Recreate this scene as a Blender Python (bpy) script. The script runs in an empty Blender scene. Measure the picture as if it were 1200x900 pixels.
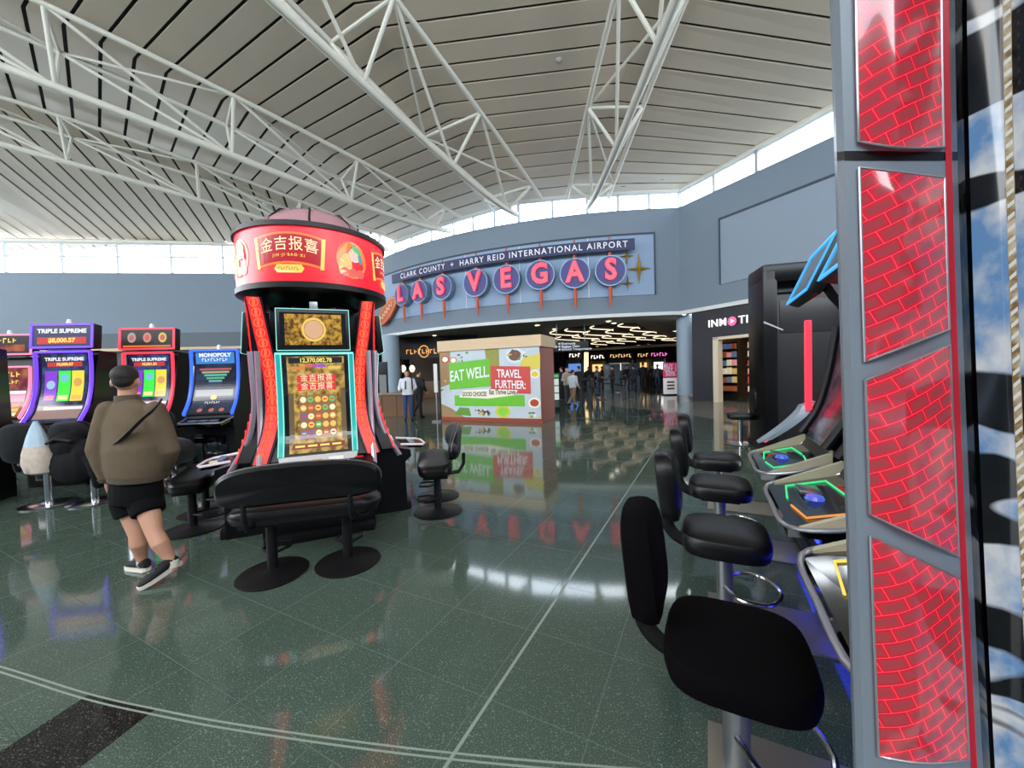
import bpy, bmesh, math, random
from mathutils import Vector, Matrix
random.seed(7)
scene = bpy.context.scene
COL = scene.collection
R = math.radians

# ------------------------------------------------------------------ camera
FPX = 451.0
CAM_Z = 1.6
PITCH, ROLL = -1.9, -1.8
cam_d = bpy.data.cameras.new('camera'); cam = bpy.data.objects.new('camera', cam_d); COL.objects.link(cam)
cam_d.sensor_width = 36.0; cam_d.lens = 36.0 * FPX / 1200.0; cam_d.clip_start = 0.02; cam_d.clip_end = 400
CAM_M = Matrix.Translation((0, 0, CAM_Z)) @ Matrix.Rotation(R(90 + PITCH), 4, 'X') @ Matrix.Rotation(R(ROLL), 4, 'Z')
cam.matrix_world = CAM_M
scene.camera = cam

# ------------------------------------------------------------------ sky, view
world = bpy.data.worlds.new('sky'); scene.world = world; world.use_nodes = True
wn = world.node_tree.nodes; wl = world.node_tree.links; wn.clear()
wo = wn.new('ShaderNodeOutputWorld'); wb = wn.new('ShaderNodeBackground')
wc = wn.new('ShaderNodeTexCoord'); wno = wn.new('ShaderNodeTexNoise'); wr = wn.new('ShaderNodeValToRGB')
wno.inputs['Scale'].default_value = 2.2; wno.inputs['Detail'].default_value = 5
wr.color_ramp.elements[0].position = .42; wr.color_ramp.elements[0].color = (.74, .87, 1, 1)
wr.color_ramp.elements[1].position = .62; wr.color_ramp.elements[1].color = (1, .99, .97, 1)
wl.new(wc.outputs['Generated'], wno.inputs['Vector']); wl.new(wno.outputs['Fac'], wr.inputs['Fac'])
wl.new(wr.outputs['Color'], wb.inputs['Color']); wb.inputs['Strength'].default_value = 10.5
wl.new(wb.outputs[0], wo.inputs['Surface'])
vs = scene.view_settings
vs.view_transform = 'Standard'; vs.look = 'None'; vs.gamma = 1.0; vs.use_curve_mapping = False
vs.exposure = 0.0

# portals: tell the renderer where the sky comes in through the clerestory bands (they give no light themselves)
def portal(p0, p1, z0, z1):
    p0, p1 = Vector(p0), Vector(p1); d = p1 - p0
    l = bpy.data.lights.new('window_portal', 'AREA'); l.shape = 'RECTANGLE'; l.size = d.length; l.size_y = z1 - z0; l.cycles.is_portal = True
    o = bpy.data.objects.new('window_portal', l); COL.objects.link(o)
    n = Vector((d.y, -d.x)).normalized(); inw = Vector((-5, 9)) - (p0 + p1) / 2
    if n.dot(inw) < 0: n = -n
    zax = Vector((-n.x, -n.y, 0)); up = Vector((0, 0, 1)); xax = up.cross(zax)
    M = Matrix((xax, up, zax)).transposed().to_4x4(); M.translation = Vector(((p0.x + p1.x) / 2, (p0.y + p1.y) / 2, (z0 + z1) / 2)) + Vector((n.x, n.y, 0)) * .1
    o.matrix_world = M
for a, b, z0, z1 in (((8.3, 18.7), (19, -1.8), 8.9, 10.4), ((.6, 19.4), (8.3, 18.7), 8.9, 9.9), ((-7.5, 26), (.6, 19.4), 8.9, 10.2), ((-40, 23.5), (-7.5, 28), 8.9, 10.9), ((-38, -9.8), (20, -9.8), 8.6, 12.5), ((-40.6, -9), (-40.6, 24), 8.6, 12.5)):
    portal(a, b, z0, z1)

# ------------------------------------------------------------------ pixel <-> place helpers (1200 x 900 frame)
_M3 = CAM_M.to_3x3(); _O = Vector((0, 0, CAM_Z))
def ray(px, py):
    return (_M3 @ Vector(((px - 600) / FPX, -(py - 450) / FPX, -1.0))).normalized()
def F(px, py, z=0.0):
    d = ray(px, py); t = (z - CAM_Z) / d.z
    return _O + d * t
def A(px, py, Y):
    d = ray(px, py); return _O + d * (Y / d.y)
def proj(p):
    q = _M3.transposed() @ (Vector(p) - _O)
    return (600 + FPX * q.x / -q.z, 450 - FPX * q.y / -q.z, -q.z)

# ------------------------------------------------------------------ materials
def lin(h):
    if isinstance(h, (tuple, list)): return (h[0], h[1], h[2], 1)
    h = h.lstrip('#'); o = []
    for i in (0, 2, 4):
        c = int(h[i:i + 2], 16) / 255
        o.append(c / 12.92 if c <= .04045 else ((c + .055) / 1.055) ** 2.4)
    return (o[0], o[1], o[2], 1)
MATS = {}
def mat(name, col='808080', rough=.5, metal=0.0, emit=None, es=0.0, var=0.0, scale=8.0, bump=0.0, coat=0.0, spec=None):
    if name in MATS: return MATS[name]
    m = bpy.data.materials.new(name); m.use_nodes = True; MATS[name] = m
    nt = m.node_tree; b = nt.nodes['Principled BSDF']
    c = lin(col)
    b.inputs['Base Color'].default_value = c; b.inputs['Roughness'].default_value = rough; b.inputs['Metallic'].default_value = metal
    if coat: b.inputs['Coat Weight'].default_value = coat; b.inputs['Coat Roughness'].default_value = .08
    if spec is not None: b.inputs['Specular IOR Level'].default_value = spec
    if var or bump:
        tc = nt.nodes.new('ShaderNodeTexCoord'); n = nt.nodes.new('ShaderNodeTexNoise')
        n.inputs['Scale'].default_value = scale; n.inputs['Detail'].default_value = 4
        nt.links.new(tc.outputs['Object'], n.inputs['Vector'])
        if var:
            mx = nt.nodes.new('ShaderNodeMix'); mx.data_type = 'RGBA'
            mx.inputs[6].default_value = tuple(max(0, x * (1 - var)) for x in c[:3]) + (1,)
            mx.inputs[7].default_value = tuple(min(1, x * (1 + var)) for x in c[:3]) + (1,)
            nt.links.new(n.outputs['Fac'], mx.inputs[0]); nt.links.new(mx.outputs[2], b.inputs['Base Color'])
        if bump:
            bp = nt.nodes.new('ShaderNodeBump'); bp.inputs['Strength'].default_value = bump; bp.inputs['Distance'].default_value = .01
            nt.links.new(n.outputs['Fac'], bp.inputs['Height']); nt.links.new(bp.outputs[0], b.inputs['Normal'])
    if emit is not None:
        b.inputs['Emission Color'].default_value = lin(emit); b.inputs['Emission Strength'].default_value = es
    return m
def glow(name, col, es=1.0, rough=.3):
    return mat(name, '101010', rough, 0, col, es)

def glass_mat(name, tint=(1, 1, 1), gloss=.06, rough=.02):
    if name in MATS: return MATS[name]
    m = bpy.data.materials.new(name); m.use_nodes = True; MATS[name] = m
    nt = m.node_tree; nt.nodes.clear()
    o = nt.nodes.new('ShaderNodeOutputMaterial'); t = nt.nodes.new('ShaderNodeBsdfTransparent'); g = nt.nodes.new('ShaderNodeBsdfGlossy')
    x = nt.nodes.new('ShaderNodeMixShader')
    t.inputs[0].default_value = (*tint, 1); g.inputs['Roughness'].default_value = rough; x.inputs[0].default_value = gloss
    nt.links.new(t.outputs[0], x.inputs[1]); nt.links.new(g.outputs[0], x.inputs[2]); nt.links.new(x.outputs[0], o.inputs[0])
    return m

def terrazzo(name, base, light, dark, rough=.07, var=.035):
    m = bpy.data.materials.new(name); m.use_nodes = True; MATS[name] = m
    nt = m.node_tree; b = nt.nodes['Principled BSDF']; L = nt.links
    geo = nt.nodes.new('ShaderNodeNewGeometry')
    n1 = nt.nodes.new('ShaderNodeTexNoise'); n1.inputs['Scale'].default_value = 160; n1.inputs['Detail'].default_value = 2
    n2 = nt.nodes.new('ShaderNodeTexVoronoi'); n2.inputs['Scale'].default_value = 190
    n3 = nt.nodes.new('ShaderNodeTexNoise'); n3.inputs['Scale'].default_value = .8
    for n in (n1, n2, n3): L.new(geo.outputs['Position'], n.inputs['Vector'])
    r1 = nt.nodes.new('ShaderNodeValToRGB')
    r1.color_ramp.elements[0].position = .38; r1.color_ramp.elements[0].color = lin(dark)
    r1.color_ramp.elements[1].position = .60; r1.color_ramp.elements[1].color = lin(base)
    e = r1.color_ramp.elements.new(.68); e.color = lin(light)
    L.new(n1.outputs['Fac'], r1.inputs['Fac'])
    r2 = nt.nodes.new('ShaderNodeValToRGB'); r2.color_ramp.interpolation = 'CONSTANT'
    r2.color_ramp.elements[0].color = (0, 0, 0, 1); r2.color_ramp.elements[1].position = .86; r2.color_ramp.elements[1].color = (1, 1, 1, 1)
    L.new(n2.outputs['Color'], r2.inputs['Fac'])
    mx = nt.nodes.new('ShaderNodeMix'); mx.data_type = 'RGBA'; mx.inputs[7].default_value = lin(light)
    L.new(r2.outputs['Color'], mx.inputs[0]); L.new(r1.outputs['Color'], mx.inputs[6])
    oi = nt.nodes.new('ShaderNodeObjectInfo'); mr = nt.nodes.new('ShaderNodeMapRange')
    mr.inputs[3].default_value = 1 - var; mr.inputs[4].default_value = 1 + var
    L.new(oi.outputs['Random'], mr.inputs[0])
    hs = nt.nodes.new('ShaderNodeHueSaturation'); L.new(mx.outputs[2], hs.inputs['Color']); L.new(mr.outputs[0], hs.inputs['Value'])
    L.new(hs.outputs['Color'], b.inputs['Base Color'])
    b.inputs['Roughness'].default_value = rough; b.inputs['IOR'].default_value = 1.5
    return m

# ------------------------------------------------------------------ mesh builder
class MB:
    def __init__(s): s.v = []; s.f = []; s.m = []; s.sm = []
    def add(s, vs, fs, mi=0, smooth=False):
        o = len(s.v); s.v += [Vector(v) for v in vs]
        for f in fs: s.f.append([i + o for i in f]); s.m.append(mi); s.sm.append(smooth)
        return s
    def box(s, c, size, rot=None, mi=0, bev=0.0):
        bm = bmesh.new(); bmesh.ops.create_cube(bm, size=1)
        for v in bm.verts: v.co = Vector((v.co.x * size[0], v.co.y * size[1], v.co.z * size[2]))
        if bev: bmesh.ops.bevel(bm, geom=list(bm.edges), offset=bev, segments=2, profile=.6, affect='EDGES')
        M = rot if rot is not None else Matrix.Identity(3)
        bm.verts.index_update()
        s.add([M @ v.co + Vector(c) for v in bm.verts], [[v.index for v in f.verts] for f in bm.faces], mi, bool(bev))
        bm.free(); return s
    def hexa(s, b4, t4, mi=0):
        return s.add(list(b4) + list(t4), [(3, 2, 1, 0), (4, 5, 6, 7), (0, 1, 5, 4), (1, 2, 6, 5), (2, 3, 7, 6), (3, 0, 4, 7)], mi)
    def prism(s, pts, d, mi=0, smooth=False):
        d = Vector(d); n = len(pts); p = [Vector(q) for q in pts]
        return s.add(p + [q + d for q in p], [list(range(n))[::-1], list(range(n, 2 * n))] + [(i, (i + 1) % n, n + (i + 1) % n, n + i) for i in range(n)], mi, smooth)
    def loft(s, rings, mi=0, cap=True, smooth=True, closed=True):
        n = len(rings[0]); vs = [v for r in rings for v in r]; fs = []
        for a in range(len(rings) - 1):
            for i in range(n if closed else n - 1):
                j = (i + 1) % n; fs.append((a * n + i, a * n + j, (a + 1) * n + j, (a + 1) * n + i))
        s.add(vs, fs, mi, smooth)
        if cap and closed:
            s.add(rings[0], [list(range(n))[::-1]], mi, smooth); s.add(rings[-1], [list(range(n))], mi, smooth)
        return s
    def tube(s, pts, r, n=8, mi=0, cap=True, side=None, round_ends=False):
        P = [Vector(p) for p in pts]; k = len(P)
        rr = r if isinstance(r, (list, tuple)) and len(r) == k else [r] * k
        rr = [(q, q) if not isinstance(q, (list, tuple)) else q for q in rr]
        T = []
        for i in range(k):
            t = P[min(i + 1, k - 1)] - P[max(i - 1, 0)]
            T.append(t.normalized() if t.length > 1e-9 else Vector((0, 0, 1)))
        u = Vector(side) if side is not None else (Vector((0, 0, 1)) if abs(T[0].z) < .9 else Vector((1, 0, 0)))
        rings = []
        if round_ends:
            P2 = []; R2 = []; T2 = []
            for q in (.98, .8, .45): P2.append(P[0] - T[0] * rr[0][0] * q); w = math.sqrt(1 - q * q); R2.append((rr[0][0] * w, rr[0][1] * w)); T2.append(T[0])
            P2 += P; R2 += rr; T2 += T
            for q in (.45, .8, .98): P2.append(P[-1] + T[-1] * rr[-1][0] * q); w = math.sqrt(1 - q * q); R2.append((rr[-1][0] * w, rr[-1][1] * w)); T2.append(T[-1])
            P, rr, T = P2, R2, T2
        for p, q, t in zip(P, rr, T):
            a = (u - t * u.dot(t)); a = a.normalized() if a.length > 1e-6 else t.orthogonal().normalized()
            b = t.cross(a); u = a
            rings.append([p + a * (math.cos(2 * math.pi * i / n) * q[0]) + b * (math.sin(2 * math.pi * i / n) * q[1]) for i in range(n)])
        return s.loft(rings, mi, cap, n > 5)
    def lathe(s, prof, n=24, c=(0, 0, 0), mi=0, a0=0.0, a1=None, cap=True, smooth=True):
        c = Vector(c); full = a1 is None
        if full: a1 = a0 + 2 * math.pi
        cnt = n if full else n + 1
        rings = [[c + Vector((r * math.cos(a0 + (a1 - a0) * i / n), r * math.sin(a0 + (a1 - a0) * i / n), z)) for i in range(cnt)] for r, z in prof]
        return s.loft(rings, mi, cap and full, smooth, full)
    def ell(s, c, r, rot=None, mi=0, n=12):
        bm = bmesh.new(); bmesh.ops.create_uvsphere(bm, u_segments=n, v_segments=max(6, n // 2 + 2), radius=1); bm.verts.index_update()
        M = rot if rot is not None else Matrix.Identity(3)
        s.add([M @ Vector((v.co.x * r[0], v.co.y * r[1], v.co.z * r[2])) + Vector(c) for v in bm.verts], [[v.index for v in f.verts] for f in bm.faces], mi, True)
        bm.free(); return s
    def grid(s, fn, nu, nv, mi=0, smooth=True):
        vs = [fn(i / nu, j / nv) for j in range(nv + 1) for i in range(nu + 1)]
        return s.add(vs, [(j * (nu + 1) + i, j * (nu + 1) + i + 1, (j + 1) * (nu + 1) + i + 1, (j + 1) * (nu + 1) + i) for j in range(nv) for i in range(nu)], mi, smooth)
    def mesh(s, name, mats):
        me = bpy.data.meshes.new(name); me.from_pydata([tuple(v) for v in s.v], [], s.f)
        for m in (mats if isinstance(mats, (list, tuple)) else [mats]): me.materials.append(m)
        me.polygons.foreach_set('material_index', s.m); me.polygons.foreach_set('use_smooth', s.sm); me.update()
        return me
    def build(s, name, mats, parent=None, loc=None, rz=None, autosmooth=True):
        me = s.mesh(name, mats)
        if autosmooth and any(s.sm): sharp(me)
        return link(name, me, parent, loc, rz)

def sharp(me, ang=40):
    bm = bmesh.new(); bm.from_mesh(me); bmesh.ops.remove_doubles(bm, verts=bm.verts, dist=1e-5)
    bmesh.ops.recalc_face_normals(bm, faces=bm.faces)
    for e in bm.edges:
        e.smooth = not (len(e.link_faces) != 2 or e.calc_face_angle(0) > R(ang))
    bm.to_mesh(me); bm.free(); me.update()

def link(name, data, parent=None, loc=None, rz=None):
    o = bpy.data.objects.new(name, data); COL.objects.link(o)
    if parent is not None: o.parent = parent
    if loc is not None: o.location = loc
    if rz is not None: o.rotation_euler = (0, 0, rz)
    return o
def tag(o, label=None, cat=None, group=None, kind=None):
    if label: o['label'] = label
    if cat: o['category'] = cat
    if group: o['group'] = group
    if kind: o['kind'] = kind
    return o
def thing(name, label, cat, loc=(0, 0, 0), rz=0.0, group=None, kind=None):
    return tag(link(name, None, None, loc, rz), label, cat, group, kind)
def dup(o, parent=None, loc=None, rz=None, label=None, group=None):
    c = o.copy(); COL.objects.link(c)
    if parent is not None: c.parent = parent
    if loc is not None: c.location = loc
    if rz is not None: c.rotation_euler = (0, 0, rz)
    if label: c['label'] = label
    if group: c['group'] = group
    for ch in list(o.children): dup(ch, c)
    return c

def text_geo(body, size=1.0, bold=0.0, depth=0.0, align='CENTER', space=1.0, res=3):
    cu = bpy.data.curves.new('lettering', 'FONT'); cu.body = body; cu.size = size; cu.align_x = align; cu.align_y = 'CENTER'
    cu.offset = bold; cu.extrude = depth; cu.space_character = space; cu.resolution_u = res; cu.fill_mode = 'BOTH' if depth else 'FRONT'
    o = bpy.data.objects.new('lettering', cu); COL.objects.link(o)
    bpy.context.view_layer.update()
    dg = bpy.context.evaluated_depsgraph_get()
    me = bpy.data.meshes.new_from_object(o.evaluated_get(dg))
    vs = [v.co.copy() for v in me.vertices]; fs = [list(p.vertices) for p in me.polygons]
    bpy.data.objects.remove(o); bpy.data.curves.remove(cu); bpy.data.meshes.remove(me)
    return vs, fs
def add_text(mb, fn, body, size, mi=0, **k):
    """fn(x, y, d) -> place; d is how far proud of the surface."""
    vs, fs = text_geo(body, size, **k)
    mb.add([fn(v.x, v.y, v.z) for v in vs], fs, mi)
    return mb
def add_blur(mb, fn, n, size):
    """lettering too far off to read in the photo: a row of small uneven strokes."""
    w = size * .55; x = -n * w / 2
    for i in range(n):
        h = size * (.30, .34, .27, .36)[i % 4]; a = x + i * w
        for x0, x1, y0, y1 in ((a, a + w * .22, -h, h), (a + w * .22, a + w * .68, (h * .55, -h, -h * .15)[i % 3], (h, -h * .55, h * .25)[i % 3])):
            mb.add([fn(x0, y0, 0), fn(x1, y0, 0), fn(x1, y1, 0), fn(x0, y1, 0)], [(0, 1, 2, 3)])
    return mb
def frame_fn(o, ux, uy, n=None, off=0.0):
    o, ux, uy = Vector(o), Vector(ux).normalized(), Vector(uy).normalized()
    n = ux.cross(uy) if n is None else Vector(n)
    return lambda x, y, d=0.0: o + ux * x + uy * y + n * (d + off)
def rect(mb, fn, x0, y0, x1, y1, d=0.0, mi=0, th=0.002, nx=1):
    """a thin raised patch; with nx > 1 it follows a curved fn."""
    for i in range(nx):
        a = x0 + (x1 - x0) * i / nx; b = x0 + (x1 - x0) * (i + 1) / nx
        mb.hexa([fn(a, y0, d), fn(b, y0, d), fn(b, y1, d), fn(a, y1, d)], [fn(a, y0, d + th), fn(b, y0, d + th), fn(b, y1, d + th), fn(a, y1, d + th)], mi)
def flat(mb, fn, pts, d=0.0, mi=0):
    mb.add([fn(x, y, d) for x, y in pts], [list(range(len(pts)))], mi)
def oval(mb, fn, cx, cy, rx, ry, d=0.0, mi=0, n=16, rot=0.0):
    ca, sa = math.cos(rot), math.sin(rot)
    flat(mb, fn, [(cx + rx * math.cos(t) * ca - ry * math.sin(t) * sa, cy + rx * math.cos(t) * sa + ry * math.sin(t) * ca) for t in [2 * math.pi * i / n for i in range(n)]], d, mi)
def ring(mb, fn, cx, cy, rx, ry, w, d=0.0, mi=0, n=20):
    o = [(cx + rx * math.cos(2 * math.pi * i / n), cy + ry * math.sin(2 * math.pi * i / n)) for i in range(n)]
    q = [(cx + (rx - w) * math.cos(2 * math.pi * i / n), cy + (ry - w) * math.sin(2 * math.pi * i / n)) for i in range(n)]
    mb.add([fn(x, y, d) for x, y in o + q], [(i, (i + 1) % n, n + (i + 1) % n, n + i) for i in range(n)], mi)

def remeshed(mb, name, m, voxel, parent=None, smooth=4, loc=None):
    o = mb.build('tmp', m, autosmooth=False)
    md = o.modifiers.new('r', 'REMESH'); md.mode = 'VOXEL'; md.voxel_size = voxel; md.use_smooth_shade = True
    sm = o.modifiers.new('s', 'SMOOTH'); sm.iterations = smooth; sm.factor = .5
    bpy.context.view_layer.update(); dg = bpy.context.evaluated_depsgraph_get()
    me = bpy.data.meshes.new_from_object(o.evaluated_get(dg)); me.name = name
    old = o.data; bpy.data.objects.remove(o); bpy.data.meshes.remove(old)
    me.materials.clear(); me.materials.append(m)
    me.polygons.foreach_set('use_smooth', [True] * len(me.polygons))
    return link(name, me, parent, loc)
def crom(pts, n=6):
    P = [Vector(p) for p in pts]; P = [2 * P[0] - P[1]] + P + [2 * P[-1] - P[-2]]; out = []
    for i in range(1, len(P) - 2):
        a, b, c, d = P[i - 1:i + 3]
        for k in range(n):
            t = k / n
            out.append(.5 * ((2 * b) + (c - a) * t + (2 * a - 5 * b + 4 * c - d) * t * t + (3 * b - a - 3 * c + d) * t ** 3))
    return out + [P[-2]]
# shared materials
m_wall = mat('blue_grey_wall_paint', '75828f', .75, var=.04, scale=1.5)
m_wall_lt = mat('pale_blue_panel', '8aa0bb', .6, var=.06, scale=1.2)
m_white = mat('white_paint', 'd8d8d4', .6, var=.03)
m_steel_w = mat('painted_truss_steel', 'd4d0c3', .5, var=.04)
m_panel = mat('ceiling_metal_panel', 'c6b8a5', .45, var=.07, scale=.6)
m_gap = mat('dark_seam', '2a2723', .9)
m_soffit = mat('soffit_plaster', '8d8780', .8, var=.04)
m_dark = mat('dark_fascia', '17181f', .6, var=.1)
m_black = mat('black_plastic', '08080a', .35, var=.1, spec=.3)
m_gloss = mat('gloss_black', '060608', .08, coat=.5)
m_leather = mat('black_leather', '09090b', .36, bump=.12, scale=120, spec=.32)
m_cloth = mat('black_fabric', '060406', .9, bump=.25, scale=220, spec=.08)
m_chrome = mat('chrome', 'c8c8cc', .18, 1.0)
m_alu = mat('brushed_aluminium', '9a9ca0', .38, .9, var=.08, scale=30)
m_blackmetal = mat('black_powder_coat', '0d0c0e', .5, 0, bump=.1, scale=150, spec=.3)
m_beige = mat('beige_laminate', 'cdb391', .6, var=.05)

# ================================================================== THE SETTING
# ---- floor: terrazzo slabs laid on a grid turned 27 degrees
m_terr = terrazzo('green_terrazzo', '4c5b52', '6d7d72', '38463d')
m_terr_far = terrazzo('green_terrazzo_far', '4c5b52', '6d7d72', '38463d', var=0)
m_terr_pale = terrazzo('pale_terrazzo', '8b877d', 'b5b0a4', '6a675f', var=0, rough=.1)
m_terr_dark = terrazzo('charcoal_terrazzo', '1b1b1c', '565656', '0c0c0c', var=0)
m_joint = mat('pale_joint_strip', '838e84', .35)
m_grout = mat('faint_joint', '4d5b53', .3)
UD = Vector((.454, .891, 0)); VD = Vector((.891, -.454, 0))
def G(u, v, z=0.0): return UD * u + VD * v + Vector((0, 0, z))
fl = MB().add([(-45, -9, -.003), (30, -9, -.003), (30, 60, -.003), (-45, 60, -.003)], [(0, 1, 2, 3)])
floor = tag(fl.build('floor', m_terr_far), 'polished dark green terrazzo floor of the hall', 'floor', kind='structure')
P = .54
cells = []
for i in range(-2, 26):
    for j in range(-24, 16):
        c = G(1.02 + (i + .5) * P, -1.02 + (j + .5) * P)
        if c.y < .45 or c.y > 12.0: continue
        x, y, w = proj(c)
        if -90 < x < 1290 and y < 1500: cells.append((1 / (w * w * math.hypot(c.x, c.y)), c, i, j))
cells.sort(key=lambda q: -q[0])
g = MB()
for q in cells:
    u, v = 1.02 + q[2] * P, -1.02 + q[3] * P
    g.add([G(u, v, -.0001), G(u, v + P, -.0001), G(u + P, v + P, -.0001), G(u + P, v, -.0001)], [(3, 2, 1, 0)])
tag(g.build('joint_bed', m_grout, floor), kind='stuff')
def slab_geo(mb, u, v, g=.002, mi=0):
    a = [G(u + g, v + g, -.004), G(u + P - g, v + g, -.004), G(u + P - g, v + P - g, -.004), G(u + g, v + P - g, -.004)]
    mb.hexa([p.copy() for p in a[::-1]], [p + Vector((0, 0, .004)) for p in a[::-1]], mi)
sl = MB(); slab_geo(sl, 0, 0); slab_me = sl.mesh('slab', m_terr)
for k, (_, c, i, j) in enumerate(cells[:300]):
    link('slab', slab_me, floor, G(1.02 + i * P, -1.02 + j * P))
rest = MB()
for _, c, i, j in cells[300:]: slab_geo(rest, 1.02 + i * P, -1.02 + j * P)
tag(rest.build('slabs_beyond', m_terr, floor), kind='stuff')
# inlaid metal strips: one straight, a double one along a wide arc, and a charcoal band
MB().hexa([G(.2, -.972, -.002), G(9.5, -.907, -.002), G(9.5, -.923, -.002), G(.2, -.988, -.002)][::-1],
          [G(.2, -.972, .0006), G(9.5, -.907, .0006), G(9.5, -.923, .0006), G(.2, -.988, .0006)][::-1]).build('inlay_strip', m_joint, floor)
arc = crom([F(*p) for p in ((-140, 742), (0, 780), (104, 812), (183, 830), (292, 850), (500, 878), (760, 901), (1000, 912))], 8)
for off in (0, .026):
    b = MB()
    for p, q in zip(arc[:-1], arc[1:]):
        n = (q - p).cross(Vector((0, 0, 1))).normalized()
        o = n * off
        b.hexa([p + o + Vector((0, 0, -.002)), q + o + Vector((0, 0, -.002)), q + o + n * .009 + Vector((0, 0, -.002)), p + o + n * .009 + Vector((0, 0, -.002))][::-1],
               [p + o + Vector((0, 0, .0012)), q + o + Vector((0, 0, .0012)), q + o + n * .009 + Vector((0, 0, .0012)), p + o + n * .009 + Vector((0, 0, .0012))][::-1])
    b.build('inlay_strip', m_joint, floor)
a0, a1, b1, b0 = F(-60, 920), F(104, 814), F(182, 831), F(95, 902)
bb = a0 + (b1 - a1)
MB().hexa([p + Vector((0, 0, -.003)) for p in (a0, bb, b1, a1)], [p + Vector((0, 0, .0005)) for p in (a0, bb, b1, a1)]).build('charcoal_band', m_terr_dark, floor)
pal = [F(*p) for p in ((716, 475), (796, 483.5), (905, 504))] + [Vector((11.5, 12.5, 0)), Vector((8.4, 18.3, 0)), Vector((8, 26, 0)), Vector((4.5, 26, 0))]
MB().prism([p + Vector((0, 0, -.003)) for p in pal], (0, 0, .0035)).build('pale_floor_field', m_terr_pale, floor)
# wavy metal inlays further down the hall
for k in range(7):
    y0 = 6.6 + k * .95
    pts = [Vector((.9 + t * .42 + k * .12, y0 + .20 * math.sin(t * 1.9 + k) + t * .05, 0)) for t in [i * .25 for i in range(0, 33)]]
    b = MB()
    for p, q in zip(pts[:-1], pts[1:]):
        n = (q - p).cross(Vector((0, 0, 1))).normalized() * .012
        b.hexa([p - n + Vector((0, 0, -.002)), q - n + Vector((0, 0, -.002)), q + n + Vector((0, 0, -.002)), p + n + Vector((0, 0, -.002))],
               [p - n + Vector((0, 0, .0006)), q - n + Vector((0, 0, .0006)), q + n + Vector((0, 0, .0006)), p + n + Vector((0, 0, .0006))])
    b.build('wavy_inlay', m_grout, floor)

# ---- roof: a fan of panelled bays between radiating hips
def zr(t): return 10.0 + .30 * t - .0062 * t * t
def hip(E, D, z0=0.0, zf=None):
    return lambda t: Vector((E[0] + D[0] * t, E[1] + D[1] * t, (zr(t) + z0) if zf is None else zf(t)))
H = [hip((-7.5, 26.2), (-1.27, .05), zf=lambda t: 11.0),
     hip((-7.5, 26.0), (-.972, -.72), .5),
     hip((-3.0, 22.0), (-.904, -.80), .2),
     hip((.6, 19.4), (-.551, -.95)),
     hip((3.9, 18.9), (.03, -1.0)),
     hip((8.3, 18.7), (.52, -1.0), zf=lambda t: 10.0 + .035 * t)]
STEP, TV = .66, 16.5
ceil_b = MB()
TS = [i * 1.4 for i in range(0, 22)]
for a, b in zip(H[:-1], H[1:]):
    for t0, t1 in zip(TS[:-1], TS[1:]):
        up = Vector((0, 0, .10))
        ceil_b.add([a(t0) + up, b(t0) + up, b(t1) + up, a(t1) + up], [(0, 1, 2, 3)])
ceiling = tag(ceil_b.build('ceiling', m_gap), 'high fanned ceiling of long grey metal panels', 'ceiling', kind='structure')
pn = 0
for bay, (a, b) in enumerate(zip(H[:-1], H[1:])):
    t = .05
    while t < (TV if bay else 23):
        t1 = t + STEP - (.085 if bay else .10)
        p = [a(t), b(t), b(t1), a(t1)]
        if bay == 0 and (p[0] - p[1]).length < .6: t += STEP; continue
        MB().hexa([q for q in p], [q + Vector((0, 0, .05)) for q in p]).build('ceiling_panel', m_panel, ceiling); pn += 1
        t += STEP
# plain sheet over the rest, behind the camera
up = Vector((0, 0, .04))
for a, b in zip(H[:-1], H[1:]):
    s = MB()
    for t0, t1 in zip([16.6, 20, 24], [20, 24, 29]): s.add([a(t0) + up, b(t0) + up, b(t1) + up, a(t1) + up], [(0, 1, 2, 3)])
    s.build('ceiling_sheet', m_panel, ceiling)
# small sprinkler heads
m_bulb = mat('detector_white', 'd0cec8', .4)
for px, py in ((585, 88), (843, 66), (637, 174), (655, 73), (310, 241)):
    p = F(px, py, 11.6)
    MB().lathe([(.02, .35), (.10, .3), (.12, .05), (.03, 0)], 10).build('smoke_detector', m_bulb, ceiling, p)

# ---- trusses, one under each hip
def truss(k, label, w, sag, t0=0.2, t1=17, step=3.7):
    h = H[k]; T = thing('roof_truss', label, 'truss', h(t0), 0, 'white tubular roof trusses'); T['kind'] = 'structure'
    o = h(t0)
    d = (h(10) - h(0)); d.z = 0; n = Vector((-d.y, d.x, 0)).normalized()
    def top(s, t): return h(t) + n * s * w - Vector((0, 0, .28)) - o
    def bot(t): return h(t) - Vector((0, 0, .35 + sag * (1 - math.exp(-(t + .6) / 3.2)))) - o
    ts = [t0 + i * (t1 - t0) / 16 for i in range(17)]
    for s in (-1, 1): MB().tube([top(s, t) for t in ts], .085, 10).build('top_chord', m_steel_w, T)
    MB().tube([bot(t) for t in ts], .13, 10).build('bottom_chord', m_steel_w, T)
    t = t0 + .8; q = 0
    while t < t1 - 1:
        for s in (-1, 1):
            MB().tube([bot(t), top(s, t)], .062, 8).build('strut', m_steel_w, T)
            MB().tube([bot(t), top(s, min(t + step, t1))], .055, 8).build('diagonal', m_steel_w, T)
        MB().tube([top(-1, t), top(1, t)], .055, 8).build('cross_bar', m_steel_w, T)
        MB().tube([top((-1) ** q, t), top(-(-1) ** q, min(t + step, t1))], .045, 8).build('cross_brace', m_steel_w, T)
        t += step; q += 1
    return T
truss(1, 'white tubular roof truss over the four small slot machines', .9, 1.5)
truss(2, 'white tubular roof truss above the red drum sign', 1.1, 1.7)
truss(3, 'white tubular roof truss between the drum sign and the bulkhead lettering', 1.35, 1.8)
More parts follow.
